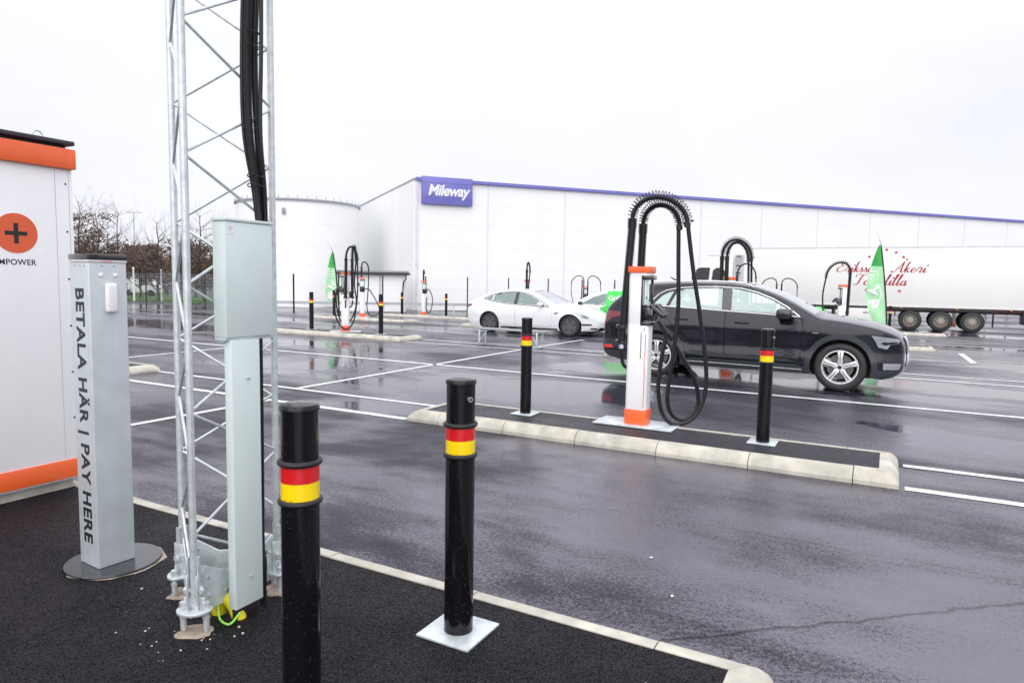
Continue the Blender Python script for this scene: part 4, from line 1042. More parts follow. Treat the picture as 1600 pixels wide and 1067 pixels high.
def seats(parent, xs, zf, yo, mat):
    for x in xs:
        for y in (-yo, yo):
            s = MB(); s.bbox((x, y, zf+0.10), (0.50, 0.50, 0.16), 0.05, seg=3)
            bk = Matrix.Translation((x-0.27, y, zf+0.42)) @ Matrix.Rotation(R(-14), 4, 'Y')
            t = bmesh.new(); bmesh.ops.create_cube(t, size=1, matrix=Matrix.Diagonal((0.12, 0.50, 0.60, 1))); bmesh.ops.bevel(t, geom=t.edges[:], offset=0.045, segments=3, affect='EDGES'); t.transform(bk); s.merge(t)
            t = bmesh.new(); bmesh.ops.create_cube(t, size=1, matrix=Matrix.Diagonal((0.09, 0.26, 0.17, 1))); bmesh.ops.bevel(t, geom=t.edges[:], offset=0.035, segments=3, affect='EDGES'); t.transform(Matrix.Translation((x-0.36, y, zf+0.82))); s.merge(t)
            s.build('seat', mat, parent)
def steering(parent, x, y, z):
    M = Matrix.Translation((x, y, z)) @ Matrix.Rotation(R(-65), 4, 'Y')
    MB().tube([M @ Vector((0.18*math.cos(a), 0.18*math.sin(a), 0)) for a in [2*PI*k/24 for k in range(25)]], 0.014, 8).cyl(M @ Vector((0, 0, -0.06)), M @ Vector((0, 0, 0.0)), 0.06, n=12).box(M @ Vector((0, 0, 0)), (0.03, 0.34, 0.02)).build('steering_wheel', m_seat, parent)
def build_car(C, root, holes_side, doors, ws, rw, pillars, sg_glass, name_glass='side_window', rim_kind='spoke', tyre=(0.38, 0.255, 0.25), wy=0.82, body_mats=None):
    sets = C.cdt(C.outline, holes_side, doors)
    mb = MB()
    for sg in (1, -1): C.side(mb.b, sets.get('body', []), sg)
    n = len(C.top)-1
    def skip(i, q):
        return (ws[0] <= i < ws[1] and abs(q) < ws[2]) or (rw and rw[0] <= i < rw[1] and abs(q) < rw[2])
    C.strip(mb.b, 0, n, nq=22, skip=skip)
    bmesh.ops.remove_doubles(mb.b, verts=mb.b.verts[:], dist=0.0012)
    body = mb.build('body', C.paint, root, ang=38)
    for k, d in enumerate(doors):
        for sg in (1, -1):
            mb = MB(); C.side(mb.b, sets.get(('door', k), []), sg)
            be = [e for e in mb.b.edges if len(e.link_faces) == 1]
            r_ = bmesh.ops.extrude_edge_only(mb.b, edges=be); nv = [g for g in r_['geom'] if isinstance(g, bmesh.types.BMVert)]
            bmesh.ops.translate(mb.b, verts=nv, vec=(0, -sg*0.03, 0))
            dr = mb.build('door', C.paint, root, ang=38); yield_doors.append((k, sg, dr))
    for i, h in enumerate(holes_side):
        C.patch(offset_poly(resample(h, 0.06, True), 0.002), name_glass, sg_glass[i], root, off=-0.010, thick=0.003, step=0.12)
    for nm, (i0, i1, qm), mt in (('windscreen', ws, m_wsglass),)+((('rear_window', rw, m_glassd),) if rw else ()):
        mb = MB(); C.strip(mb.b, i0, i1, -qm-0.01, qm+0.01, 14, -0.006); mb.build(nm, mt, root, ang=60)
    for p in pillars: C.patch(p, 'pillar_trim', m_gloss, root, off=0.0035, thick=0.01)
    r, w, rr_ = tyre
    for wx in C.wheels[0]:
        for sg in (1, -1): 
            wr = bpy.data.objects.new('wheel', None); COL.objects.link(wr); wr.parent = root
            wheel_parts(wr, wx, sg*wy, r, w, rr_, sg, rim_kind)
    return body
yield_doors = []
def wheel_parts(wr, x, y, r, w, rr_, sg, kind):
    # thing > wheel > tyre, rim, disc : keep the rim's own details joined one level up
    before = set(o.name for o in bpy.data.objects)
    wheel(wr, x, y, r, w, rr_, sg, kind)
    new = [o for o in bpy.data.objects if o.name not in before]
    for o in new:
        if o.parent is not wr: o.parent = wr
def tube_on(C, poly, name, mat, parent, r=0.009, off=0.003, closed=True, sides=(1, -1)):
    pts2 = resample(poly, 0.05, closed)
    if closed: pts2.append(pts2[0])
    for sg in sides:
        MB().tube([(x, sg*(C.y(x, z)+off), z) for x, z in pts2], r, 6, cap=not closed).build(name, mat, parent)
def tub(root, x0, x1, w, z0, z1, wx, arch):
    mb = MB(); (a, b) = wx
    mb.box(((x0+x1)/2, 0, (z0+z1)/2), (x1-x0, w*1.2, z1-z0))
    mb.box(((a+arch+0.03+b-arch-0.03)/2, 0, (z0+z1)/2), (b-a-2*arch-0.06, w*1.84, z1-z0-0.01))
    mb.build('floor_pan', m_int, root, smooth=False)
    # dark inner arch liners
    for xx in wx:
        for sg in (1, -1):
            mb = MB(); n = 16
            pr = [(xx+(arch+0.004)*math.cos(PI*k/n), 0.38+(arch+0.004)*math.sin(PI*k/n)) for k in range(n+1)]
            for (p, q) in zip(pr, pr[1:]):
                mb.face([(p[0], sg*w*0.62, p[1]), (q[0], sg*w*0.62, q[1]), (q[0], sg*(w*0.985), q[1]), (p[0], sg*(w*0.985), p[1])])
            mb.face([(xx-arch, sg*w*0.615, 0.2), (xx+arch, sg*w*0.615, 0.2)]+[(x, sg*w*0.615, z) for x, z in pr])
            mb.build('wheel_arch_liner', m_int, root, smooth=False)

# ---- large black estate-like SUV
top = [(-0.92, 0.26), (-1.04, 0.36), (-1.085, 0.50), (-1.09, 0.62), (-1.06, 0.78), (-1.045, 0.95), (-1.03, 1.10), (-0.99, 1.20), (-0.86, 1.33), (-0.66, 1.47), (-0.48, 1.57), (-0.30, 1.615), (0.0, 1.640), (0.45, 1.660), (0.9, 1.662), (1.3, 1.640), (1.6, 1.590), (1.9, 1.490), (2.2, 1.350), (2.42, 1.225), (2.60, 1.135), (2.75, 1.115), (3.0, 1.085), (3.3, 1.030), (3.5, 0.975), (3.66, 0.905), (3.745, 0.840), (3.785, 0.74), (3.80, 0.60), (3.80, 0.45), (3.77, 0.34), (3.66, 0.25), (3.50, 0.21)]
Wt = [(0.2, 0.885), (0.35, 0.928), (0.45, 0.950), (0.50, 0.948), (0.60, 0.918), (0.66, 0.918), (0.78, 0.936), (0.90, 0.956), (0.935, 0.957), (0.97, 0.944), (1.08, 0.915), (1.16, 0.885), (1.3, 0.83), (1.45, 0.765), (1.60, 0.695), (1.70, 0.66)]
def crownA(x, z):
    if x > 3.70: return 0.05
    if x > 2.6: return 0.05
    if z > 1.5: return 0.045
    if x < -0.95: return 0.06
    return 0.055
CA = Car(top, 0, Wt, (2.95, 0.50, 2.6), (-0.35, 0.36, 2.2), 0.075, ((0.0, 2.928), 0.385), 0.432, 0.245, crownA, m_paintb)
p = P(-3.54, 12.64, 0)
audi = thing('black_car', 'black wet-paint SUV with silver five-spoke wheels facing right behind the nearest charger', 'car', p, AX)
chrome_o = [(-0.22, 1.245), (-0.03, 1.45), (0.10, 1.520), (0.30, 1.565), (0.60, 1.590), (1.0, 1.598), (1.35, 1.580), (1.62, 1.520), (1.88, 1.420), (2.12, 1.290), (2.33, 1.135), (2.0, 1.150), (1.05, 1.195), (0.43, 1.225)]
q_win = [(-0.115, 1.262), (0.02, 1.420), (0.12, 1.478), (0.235, 1.515), (0.125, 1.250)]
r_win = [(0.175, 1.246), (0.30, 1.535), (0.45, 1.555), (0.7, 1.572), (1.07, 1.574), (1.10, 1.212), (0.6, 1.232)]
f_win = [(1.225, 1.205), (1.20, 1.572), (1.36, 1.556), (1.62, 1.494), (1.87, 1.398), (2.10, 1.270), (2.215, 1.180), (2.0, 1.175)]
d_r = [(0.36, 0.415), (0.44, 0.62), (0.33, 0.86), (0.14, 1.05), (0.10, 1.21), (0.27, 1.545), (0.60, 1.604), (1.13, 1.606), (1.15, 1.20), (1.16, 0.40)]
d_f = [(1.165, 0.40), (1.155, 1.20), (1.135, 1.606), (1.36, 1.588), (1.64, 1.524), (1.90, 1.422), (2.13, 1.295), (2.29, 1.17), (2.36, 1.05), (2.36, 0.60), (2.32, 0.42), (2.26, 0.40)]
bp_ = [(1.085, 1.205), (1.058, 1.580), (1.215, 1.580), (1.238, 1.198)]
ws = (CA.idx(1.50, zmin=1.2), CA.idx(2.50, zmin=1.1), 0.93)
rw = (CA.idx(-0.93, zmin=1.2), CA.idx(-0.45, zmin=1.4), 0.85)
build_car(CA, audi, [q_win, r_win, f_win], [d_r, d_f], ws, rw, [bp_], [m_glassd, m_glass, m_glass], tyre=(0.382, 0.255, 0.262), wy=0.815)
tube_on(CA, offset_poly(chrome_o, 0.004), 'chrome_strip', m_chrome, audi, 0.0095, 0.004)
tub(audi, -0.95, 3.55, 0.92, 0.23, 0.62, (0.0, 2.928), 0.432)
MB().box((0.5, 0, 0.70), (2.7, 1.6, 0.2)).build('cabin_floor', m_int, audi)
seats(audi, (0.62, 1.52), 0.62, 0.38, m_seatw); steering(audi, 2.0, 0.38, 1.08)
MB().bbox((2.25, 0, 0.97), (0.45, 1.50, 0.26), 0.08).build('dashboard', m_seat, audi)
MB().bbox((-0.62, 0, 0.80), (0.66, 1.5, 0.6), 0.05).build('boot_lining', m_int, audi)
MB().bbox((1.92, 0, 1.46), (0.03, 0.24, 0.07), 0.015).build('rear_view_mirror', m_seat, audi)
# dark cladding: arches, sills, bumper foot
def arch_ring(cx, cz, r0, r1, a0, a1, n=20):
    return [(cx+r1*math.cos(a0+(a1-a0)*k/n), cz+r1*math.sin(a0+(a1-a0)*k/n)) for k in range(n+1)]+[(cx+r0*math.cos(a1+(a0-a1)*k/n), cz+r0*math.sin(a1+(a0-a1)*k/n)) for k in range(n+1)]
for cx in (0.0, 2.928): CA.patch(arch_ring(cx, 0.385, 0.4335, 0.515, R(-17), R(197)), 'arch_cladding', m_clad, audi, off=0.010, thick=0.03)
CA.patch([(0.50, 0.25), (0.50, 0.36), (0.62, 0.385), (2.30, 0.385), (2.42, 0.34), (2.42, 0.25)], 'sill_cladding', m_clad, audi, off=0.012, thick=0.03)
tube_on(CA, [(0.56, 0.318), (2.38, 0.306)], 'sill_chrome', m_chrome, audi, 0.007, 0.016, closed=False)
CA.patch([(3.40, 0.225), (3.44, 0.36), (3.72, 0.37), (3.735, 0.31), (3.62, 0.245)], 'front_lower_bumper', m_clad, audi, off=0.008)
CA.patch([(3.50, 0.37), (3.50, 0.60), (3.775, 0.64), (3.775, 0.46), (3.72, 0.385)], 'air_intake', m_ink, audi, off=0.003)
CA.patch([(3.52, 0.375), (3.52, 0.475), (3.765, 0.470), (3.74, 0.375)], 'bumper_insert', MAT('satin_bumper_silver', (0.42, 0.41, 0.46), 0.3, 0.5), audi, off=0.006)
CA.patch([(3.34, 0.895), (3.46, 0.885), (3.69, 0.850), (3.735, 0.83), (3.70, 0.775), (3.60, 0.755), (3.56, 0.69), (3.44, 0.715), (3.39, 0.82)], 'headlight', m_lamp, audi, off=0.005)
CA.patch([(3.475, 0.775), (3.50, 0.80), (3.70, 0.80), (3.68, 0.775), (3.59, 0.76), (3.54, 0.745)], 'headlight_lower_trim', m_gloss, audi, off=0.009)
CA.patch([(-1.035, 0.86), (-1.035, 1.06), (-0.97, 1.13), (-0.72, 1.12), (-0.62, 1.06), (-0.86, 1.00)], 'tail_light', m_tail, audi, off=0.005)
CA.patch([(-1.08, 0.44), (-1.075, 0.50), (-0.86, 0.52), (-0.80, 0.46)], 'rear_reflector', m_redl, audi, off=0.005)
CA.patch([(-1.03, 0.34), (-0.98, 0.30), (-0.60, 0.25), (-0.44, 0.30), (-0.47, 0.41), (-1.06, 0.42)], 'rear_lower_bumper', m_clad, audi, off=0.006)
tube_on(CA, [(-1.02, 0.345), (-0.93, 0.285), (-0.72, 0.255)], 'bumper_chrome', m_chrome, audi, 0.012, 0.012, closed=False)
# grille wrapping the nose
n = len(CA.top); ga = CA.idx(3.745, zmin=0.8)
gi = [i for i, (x, z) in enumerate(CA.top) if x > 3.70 and 0.40 < z < 0.84]
mb = MB(); CA.strip(mb.b, gi[0], gi[-1], -0.68, 0.68, 20, 0.010); mb.build('grille', m_gloss, audi)
for j in range(-9, 10):
    q = j*0.068; MB().tube([CA.strip_pt(i, q, 0.014) for i in gi], 0.006, 6).build('grille_bar', m_chrome, audi)
for q in (-0.72, 0.72): MB().tube([CA.strip_pt(i, q, 0.016) for i in gi], 0.014, 6).build('grille_frame', m_chrome, audi)
for k, sg, dr in yield_doors:
    hx, hz = ((0.42, 1.035) if k == 0 else (1.43, 1.015))
    MB().bbox((hx, sg*(CA.y(hx, hz)+0.020), hz), (0.225, 0.022, 0.028), 0.009, seg=3).build('door_handle', m_paintb, dr)
    MB().bbox((hx+0.01, sg*(CA.y(hx, hz)+0.002), hz-0.012), (0.17, 0.006, 0.05), 0.002).build('handle_recess', m_ink, dr)
yield_doors.clear()
CA.patch([(1.0, 0.42), (0.55, 0.45), (0.50, 0.52), (0.62, 0.49), (2.16, 0.46), (2.30, 0.42)], 'door_cladding', m_clad, audi, off=0.008)
for sg in (1, -1):
    m_ = MB(); m_.bbox((2.10, sg*1.05, 1.185), (0.24, 0.25, 0.165), 0.06, seg=4); m_.build('side_mirror', m_gloss, audi)
    MB().bbox((2.12, sg*0.93, 1.115), (0.10, 0.10, 0.03), 0.01).build('mirror_arm', m_gloss, audi)
    MB().tube([(x, sg*(CA.y(x, CA.top[CA.idx(x, zmin=1.2)][1]-0.03)-0.035), CA.top[CA.idx(x, zmin=1.2)][1]+0.028+(-0.03 if x in (-0.30, 1.55) else 0)) for x in (-0.30, -0.18, 0.1, 0.5, 0.9, 1.2, 1.42, 1.55)], 0.013, 6).build('roof_rail', m_chrome, audi)
    MB().box((2.56, sg*(CA.y(2.56, 0.90)+0.002), 0.90), (0.09, 0.003, 0.008)).build('fender_badge', m_chrome, audi)
MB().cyl((0.05, 0, 1.70), (-0.06, 0, 1.76), 0.02, 0.006, n=8).build('roof_antenna', m_gloss, audi)

# ---- white saloon
top = [(-0.80, 0.20), (-0.92, 0.30), (-0.955, 0.45), (-0.965, 0.62), (-0.95, 0.80), (-0.93, 0.93), (-0.86, 1.010), (-0.68, 1.065), (-0.47, 1.16), (-0.2, 1.265), (0.10, 1.350), (0.4, 1.400), (0.8, 1.420), (1.1, 1.410), (1.4, 1.360), (1.7, 1.265), (2.0, 1.130), (2.25, 1.015), (2.42, 0.960), (2.7, 0.925), (3.0, 0.875), (3.3, 0.800), (3.52, 0.715), (3.66, 0.62), (3.715, 0.50), (3.72, 0.36), (3.68, 0.24), (3.5, 0.17)]
Wt2 = [(0.16, 0.84), (0.35, 0.895), (0.6, 0.925), (0.78, 0.92), (0.9, 0.895), (1.0, 0.855), (1.2, 0.74), (1.38, 0.62), (1.5, 0.58)]
CT = Car(top, 0, Wt2, (2.75, 0.42, 2.4), (-0.3, 0.34, 2.2), 0.08, ((0.0, 2.90), 0.335), 0.375, 0.185, lambda x, z: 0.045, m_paintw)
p = P(-11.56, 20.34, 0)
tes = thing('white_car', 'white saloon car with grey wheel covers facing right, left of the nearest charger', 'car', p, AX)
chrome_t = [(-0.28, 1.110), (-0.10, 1.205), (0.12, 1.280), (0.45, 1.338), (0.85, 1.356), (1.15, 1.342), (1.45, 1.275), (1.75, 1.150), (2.0, 1.015), (2.17, 0.915), (1.4, 0.935), (0.6, 0.975), (0.05, 1.040)]
qw = [(-0.20, 1.112), (-0.05, 1.195), (0.055, 1.232), (0.045, 1.062)]
rwn = [(0.085, 1.055), (0.095, 1.250), (0.3, 1.300), (0.6, 1.330), (0.875, 1.333), (0.90, 0.985), (0.5, 1.005)]
fwn = [(1.02, 0.978), (0.99, 1.332), (1.15, 1.320), (1.43, 1.252), (1.72, 1.128), (1.95, 1.000), (2.03, 0.944), (1.4, 0.960)]
dr_ = [(0.40, 0.30), (0.42, 0.5), (0.25, 0.75), (0.07, 0.95), (0.07, 1.265), (0.45, 1.345), (0.93, 1.362), (0.96, 0.97), (0.97, 0.28)]
df_ = [(0.975, 0.28), (0.965, 0.97), (0.935, 1.362), (1.15, 1.350), (1.46, 1.280), (1.77, 1.150), (2.02, 1.010), (2.17, 0.90), (2.28, 0.75), (2.30, 0.42), (2.22, 0.28)]
bpt = [(0.895, 0.98), (0.878, 1.342), (0.992, 1.342), (1.022, 0.972)]
build_car(CT, tes, [qw, rwn, fwn], [dr_, df_], (CT.idx(1.42, zmin=1.0), CT.idx(2.36, zmin=0.9), 0.93), (CT.idx(-0.66, zmin=1.0), CT.idx(0.1, zmin=1.2), 0.86), [bpt], [m_glass]*3, rim_kind='cover', tyre=(0.335, 0.235, 0.235), wy=0.80)
tube_on(CT, chrome_t, 'window_trim', m_gloss, tes, 0.012, 0.003)
tub(tes, -0.85, 3.4, 0.88, 0.17, 0.5, (0.0, 2.90), 0.375)
MB().box((0.8, 0, 0.55), (2.6, 1.5, 0.2)).build('cabin_floor', m_int, tes)
seats(tes, (0.45, 1.3), 0.46, 0.37, m_seatw); steering(tes, 1.75, 0.37, 0.88)
MB().bbox((2.0, 0, 0.80), (0.4, 1.4, 0.2), 0.06).build('dashboard', m_seat, tes)
for k, sg, dr in yield_doors:
    hx, hz = ((0.20, 0.865) if k == 0 else (1.12, 0.835))
    MB().bbox((hx, sg*(CT.y(hx, hz)+0.003), hz), (0.20, 0.010, 0.024), 0.004).build('door_handle', m_paintw, dr)
yield_doors.clear()
CT.patch([(2.98, 0.815), (3.12, 0.79), (3.34, 0.70), (3.50, 0.60), (3.42, 0.575), (3.22, 0.63)], 'headlight', m_lamp, tes, off=0.004)
CT.patch([(3.26, 0.385), (3.30, 0.415), (3.56, 0.41), (3.54, 0.365), (3.30, 0.36)], 'fog_slot', m_ink, tes, off=0.004)
CT.patch([(-0.95, 0.80), (-0.94, 0.90), (-0.76, 0.93), (-0.70, 0.88), (-0.86, 0.82)], 'tail_light', m_tail, tes, off=0.004)
CT.patch([(2.36, 0.70), (2.40, 0.735), (2.54, 0.735), (2.50, 0.715), (2.42, 0.69)], 'side_camera', m_ink, tes, off=0.006)
CT.patch([(0.42, 0.19), (0.42, 0.235), (2.48, 0.235), (2.48, 0.19)], 'sill_trim', m_ink, tes, off=0.006)
gi = [i for i, (x, z) in enumerate(CT.top) if x > 3.6 and 0.22 < z < 0.30]
if len(gi) > 1:
    mb = MB(); CT.strip(mb.b, gi[0], gi[-1], -0.99, 0.99, 16, 0.006); mb.build('lower_grille', m_ink, tes)
CT.patch([(3.50, 0.245), (3.52, 0.285), (3.69, 0.29), (3.67, 0.245)], 'lower_intake', m_ink, tes, off=0.005)
pi_ = [i for i, (x, z) in enumerate(CT.top) if x > 3.6 and 0.40 < z < 0.53]
q = Vector(CT.strip_pt(pi_[len(pi_)//2], 0.0, 0.02))
MB().bbox((q.x, q.y, q.z), (0.012, 0.52, 0.115), 0.003).build('number_plate', m_whiteP, tes)
MB().box((q.x+0.004, q.y+0.245, q.z), (0.010, 0.035, 0.11)).build('plate_blue_strip', m_blue, tes)
for sg in (1, -1):
    MB().bbox((1.90, sg*0.99, 0.985), (0.15, 0.20, 0.12), 0.045, seg=4).build('side_mirror', m_paintw, tes)
    MB().bbox((1.95, sg*0.89, 0.94), (0.08, 0.08, 0.025), 0.01).build('mirror_arm', m_gloss, tes)

# ---- white hatchback with green wrap, facing left behind the white saloon
top = [(-0.72, 0.22), (-0.80, 0.35), (-0.82, 0.6), (-0.80, 0.82), (-0.76, 1.0), (-0.66, 1.2), (-0.5, 1.40), (-0.3, 1.475), (0.1, 1.50), (0.6, 1.51), (1.0, 1.49), (1.4, 1.42), (1.8, 1.27), (2.1, 1.11), (2.3, 1.02), (2.6, 0.97), (2.9, 0.90), (3.1, 0.80), (3.22, 0.66), (3.25, 0.45), (3.2, 0.28), (3.05, 0.2)]
CG = Car(top, 0, [(0.2, 0.80), (0.5, 0.88), (0.8, 0.885), (1.0, 0.85), (1.2, 0.77), (1.45, 0.66), (1.55, 0.62)], (2.5, 0.5, 2.4), (-0.2, 0.4, 2.2), 0.08, ((0.0, 2.57), 0.32), 0.365, 0.21, lambda x, z: 0.04, m_paintw)
p = P(-7.40, 22.75, 0)
grn = thing('green_wrapped_car', 'small white car with green rear wrap, half hidden behind the two nearer cars', 'car', p, AX+PI)
w1 = [(0.0, 1.02), (0.1, 1.34), (0.4, 1.40), (0.82, 1.40), (0.85, 0.99)]; w2 = [(0.93, 0.99), (0.92, 1.40), (1.2, 1.36), (1.55, 1.24), (1.92, 1.02), (1.5, 0.98)]
build_car(CG, grn, [w1, w2], [], (CG.idx(1.45, zmin=1.1), CG.idx(2.22, zmin=1.0), 0.9), (CG.idx(-0.72, zmin=1.05), CG.idx(-0.52, zmin=1.3), 0.8), [], [m_glassd]*2, rim_kind='cover', tyre=(0.32, 0.2, 0.22), wy=0.76)
yield_doors.clear()
tub(grn, -0.7, 3.0, 0.84, 0.2, 0.5, (0.0, 2.57), 0.365)
MB().box((0.8, 0, 0.6), (2.4, 1.4, 0.2)).build('cabin_floor', m_int, grn); seats(grn, (0.4, 1.2), 0.5, 0.36, m_seat)
gw = CG.patch([(-0.78, 0.42), (-0.74, 1.0), (-0.52, 1.36), (-0.3, 1.46), (0.85, 1.49), (1.05, 1.46), (1.02, 0.98), (1.22, 0.9), (1.25, 0.6), (1.25, 0.32), (0.40, 0.32), (0.34, 0.50), (0.2, 0.66), (0, 0.72), (-0.2, 0.66), (-0.34, 0.5)], 'green_wrap', m_green, grn, off=0.006, thick=0.008)
Mtx = Matrix.Translation((0.62, CG.y(0.62, 1.2)+0.012, 1.22)) @ Matrix(((-1, 0, 0, 0), (0, 0, 1, 0), (0, 1, 0, 0), (0, 0, 0, 1)))
text_mesh('Grön lu', 0.24, 'lettering', m_whiteP, grn, Mtx @ Matrix.Rotation(R(-8), 4, 'X') @ Matrix.Translation((0.05, 0, 0.02)), bold=0.008, depth=0.002)
for sg in (1, -1): MB().bbox((1.92, sg*0.95, 1.04), (0.13, 0.18, 0.12), 0.04, seg=3).build('side_mirror', m_gloss, grn)
p = P(-2.25, 27.3, 0)
gb_ = thing('green_bin', 'small rounded green bin showing between the black car windscreen and the trailer', 'bin', p)
MB().lathe([(0.001, 0.0), (0.24, 0.0), (0.26, 0.05), (0.30, 0.85), (0.30, 0.9), (0.26, 1.02), (0.15, 1.10), (0.001, 1.13)], 24).build('body', m_green, gb_, ang=60)
MB().lathe([(0.301, 0.84), (0.325, 0.85), (0.325, 0.88), (0.301, 0.89)], 24).build('lid_rim', m_darkm, gb_)

# ------------------------------------------------------------------ bench before the white car
p = P(-8.25, 14.92, 0)
bn_ = thing('metal_bench', 'low galvanised metal bench standing on the lot in front of the white car', 'bench', p, AX)
MB().bbox((0, 0, 0.42), (2.05, 0.34, 0.035), 0.006).build('seat', MAT('grey_bench_board', (0.30, 0.31, 0.32), 0.4, 0.2), bn_)
for x in (-0.82, 0.82):
    for y in (-0.15, 0.15): MB().bbox((x+(0.0), y, 0.2), (0.035, 0.035, 0.40), 0.004).build('leg', m_galvl, bn_)
    MB().bbox((x, 0, 0.385), (0.036, 0.32, 0.036), 0.004).build('crossbar', m_galvl, bn_)
    MB().bbox((x, 0, 0.02), (0.034, 0.30, 0.034), 0.004).build('foot_bar', m_galvl, bn_)
    MB().cyl((x+0.02, -0.15, 0.36), (x+(0.30 if x < 0 else -0.3), -0.12, 0.40), 0.010, n=8).cyl((x, -0.15, 0.12), (x+(0.22 if x < 0 else -.22), -0.13, 0.39), 0.010, n=8).build('strut', m_galvl, bn_)

# ------------------------------------------------------------------ truck and trailer
VT = 38.5; gt = gz(VT)
tr = thing('semi_trailer', 'long white refrigerated trailer with crimson script lettering and stars behind the black car', 'trailer', P(6.85, VT, 0), AX)
# local: x=0 at rear, negative towards the front; y=0 near side, positive away
TL = 13.6
MB().bbox((-TL/2, 1.28, 2.60), (TL, 2.56, 2.86), 0.03).build('box_body', m_truckw, tr, ang=30)
for z, h, m__ in ((4.035, 0.05, MAT('edge_rail', (0.60, 0.60, 0.60), 0.4, 0.4)), (1.17, 0.07, MAT('lower_rail', (0.66, 0.66, 0.65), 0.4, 0.3))):
    MB().box((-TL/2, -0.004, z), (TL, 0.02, h)).build('side_rail', m__, tr)
MB().box((-TL/2, 0.75, 1.02), (TL-0.2, 0.16, 0.26)).box((-TL/2, 1.8, 1.02), (TL-0.2, 0.16, 0.26)).build('chassis_beam', m_maroon, tr)
MB().box((-4.7, 0.16, 1.06), (4.6, 0.30, 0.14)).build('mudguard_rail', m_darkm, tr)
for k, u in enumerate((0.95, 2.22, 3.49)):
    x = u-6.85
    for y, sg in ((0.22, -1), (2.34, 1)):
        wr = bpy.data.objects.new('wheel', None); COL.objects.link(wr); wr.parent = tr
        wheel_parts(wr, x, y, 0.50, 0.38, 0.29, sg, 'truck')
    MB().cyl((x, 0.3, 0.5), (x, 2.3, 0.5), 0.08, n=12).build('axle', m_darkm, tr)
    n = 12
    mb = MB()
    pr = [(x+0.60*math.cos(a), 0.50+0.56*math.sin(a)) for a in [R(20)+R(140)*k2/n for k2 in range(n+1)]]
    for a_, b_ in zip(pr, pr[1:]): mb.face([(a_[0], 0.02, a_[1]), (b_[0], 0.02, b_[1]), (b_[0], 0.42, b_[1]), (a_[0], 0.42, a_[1])])
    mb.build('mudguard', m_darkm, tr)
MB().box((-2.55, 0.22, 0.60), (0.03, 0.38, 0.62)).build('mud_flap', m_darkm, tr)
MB().bbox((-1.35, 0.5, 0.72), (0.22, 0.85, 0.50), 0.03).build('rear_underrun_bar', m_darkm, tr)
MB().box((-2.0, 0.12, 1.07), (1.2, 0.02, 0.10)).build('side_marker_rail', m_maroon, tr)
MB().bbox((-8.0, 0.35, 0.72), (2.1, 0.6, 0.62), 0.02).build('pallet_box', m_truckw, tr)
MB().box((-9.35, 0.5, 0.70), (0.14, 0.14, 1.0)).build('landing_leg', m_darkm, tr)
MB().box((-8.0, 0.1, 1.07), (4.4, 0.05, 0.10)).build('side_rail_dark', m_darkm, tr)
def face_y(x, z, o=-0.008): return Matrix.Translation((x, o, z)) @ Matrix(((1, 0, 0, 0), (0, 0, -1, 0), (0, 1, 0, 0), (0, 0, 0, 1)))
text_mesh('KRONE', 0.15, 'box_lettering', m_seam, tr, face_y(-7.7, 0.80, 0.046), bold=0.003, depth=0.002)
for x in (-6.3, -4.0, -1.9): MB().bbox((x, 0.0, 1.10), (0.10, 0.03, 0.05), 0.008).build('marker_lamp', MAT('amber_lens', (0.6, 0.22, 0.03), 0.3), tr)
# script lettering drawn with a broad nib
GL = {
 'E': (0.78, [[(.70, .84), (.55, 1.0), (.34, .92), (.32, .70), (.55, .56)], [(.55, .56), (.20, .50), (.04, .24), (.22, .0), (.52, .06), (.74, .26)]]),
 'r': (0.46, [[(.0, .10), (.13, .50), (.20, .44), (.33, .44), (.31, .30), (.26, .08), (.34, .0), (.46, .14)]]),
 'i': (0.26, [[(.0, .16), (.10, .42), (.07, .10), (.14, .0), (.26, .14)], [(.21, .72), (.20, .66), (.18, .59)]]),
 'k': (0.46, [[(.0, .2), (.16, .8), (.22, 1.0), (.14, .8), (.07, .0)], [(.34, .42), (.12, .22), (.20, .20), (.30, .02), (.44, .12)]]),
 's': (0.36, [[(.0, .12), (.20, .46), (.14, .34), (.26, .16), (.16, .0), (.02, .06)], [(.24, .08), (.34, .16)]]),
 'o': (0.42, [[(.24, .42), (.08, .34), (.04, .12), (.16, .0), (.32, .12), (.34, .32), (.24, .42), (.42, .38)]]),
 'n': (0.54, [[(.0, .24), (.10, .42), (.08, .2), (.07, .0)], [(.08, .2), (.26, .42), (.32, .32), (.28, .06), (.38, .0), (.52, .16)]]),
 'e': (0.38, [[(.04, .18), (.22, .24), (.28, .36), (.18, .43), (.06, .28), (.07, .06), (.20, .0), (.36, .16)]]),
 'm': (0.78, [[(.0, .24), (.10, .42), (.08, .2), (.07, .0)], [(.08, .2), (.24, .42), (.30, .32), (.27, .0)], [(.28, .2), (.46, .42), (.53, .32), (.50, .06), (.60, .0), (.76, .16)]]),
 'l': (0.30, [[(.0, .18), (.20, .74), (.22, 1.0), (.12, .86), (.07, .12), (.14, .0), (.28, .16)]]),
 'a': (0.48, [[(.28, .40), (.12, .40), (.03, .16), (.12, .0), (.26, .14), (.33, .42)], [(.33, .42), (.30, .10), (.37, .0), (.48, .14)]]),
 'T': (0.80, [[(.08, .72), (.02, .88), (.22, 1.0), (.55, .90), (.90, 1.02)], [(.56, .92), (.44, .62), (.36, .16), (.20, .0), (.04, .12)]]),
 'Å': (0.86, [[(.02, .14), (.10, .0), (.28, .16), (.66, 1.0)], [(.66, 1.0), (.64, .4), (.68, .0), (.82, .12)], [(.28, .36), (.70, .42)], [(.74, 1.14), (.70, 1.20), (.75, 1.25), (.79, 1.19), (.74, 1.14)]]),
 ' ': (0.34, []), '·': (0.22, [[(.08, .12), (.14, .16)]]), "'": (0.2, [])}
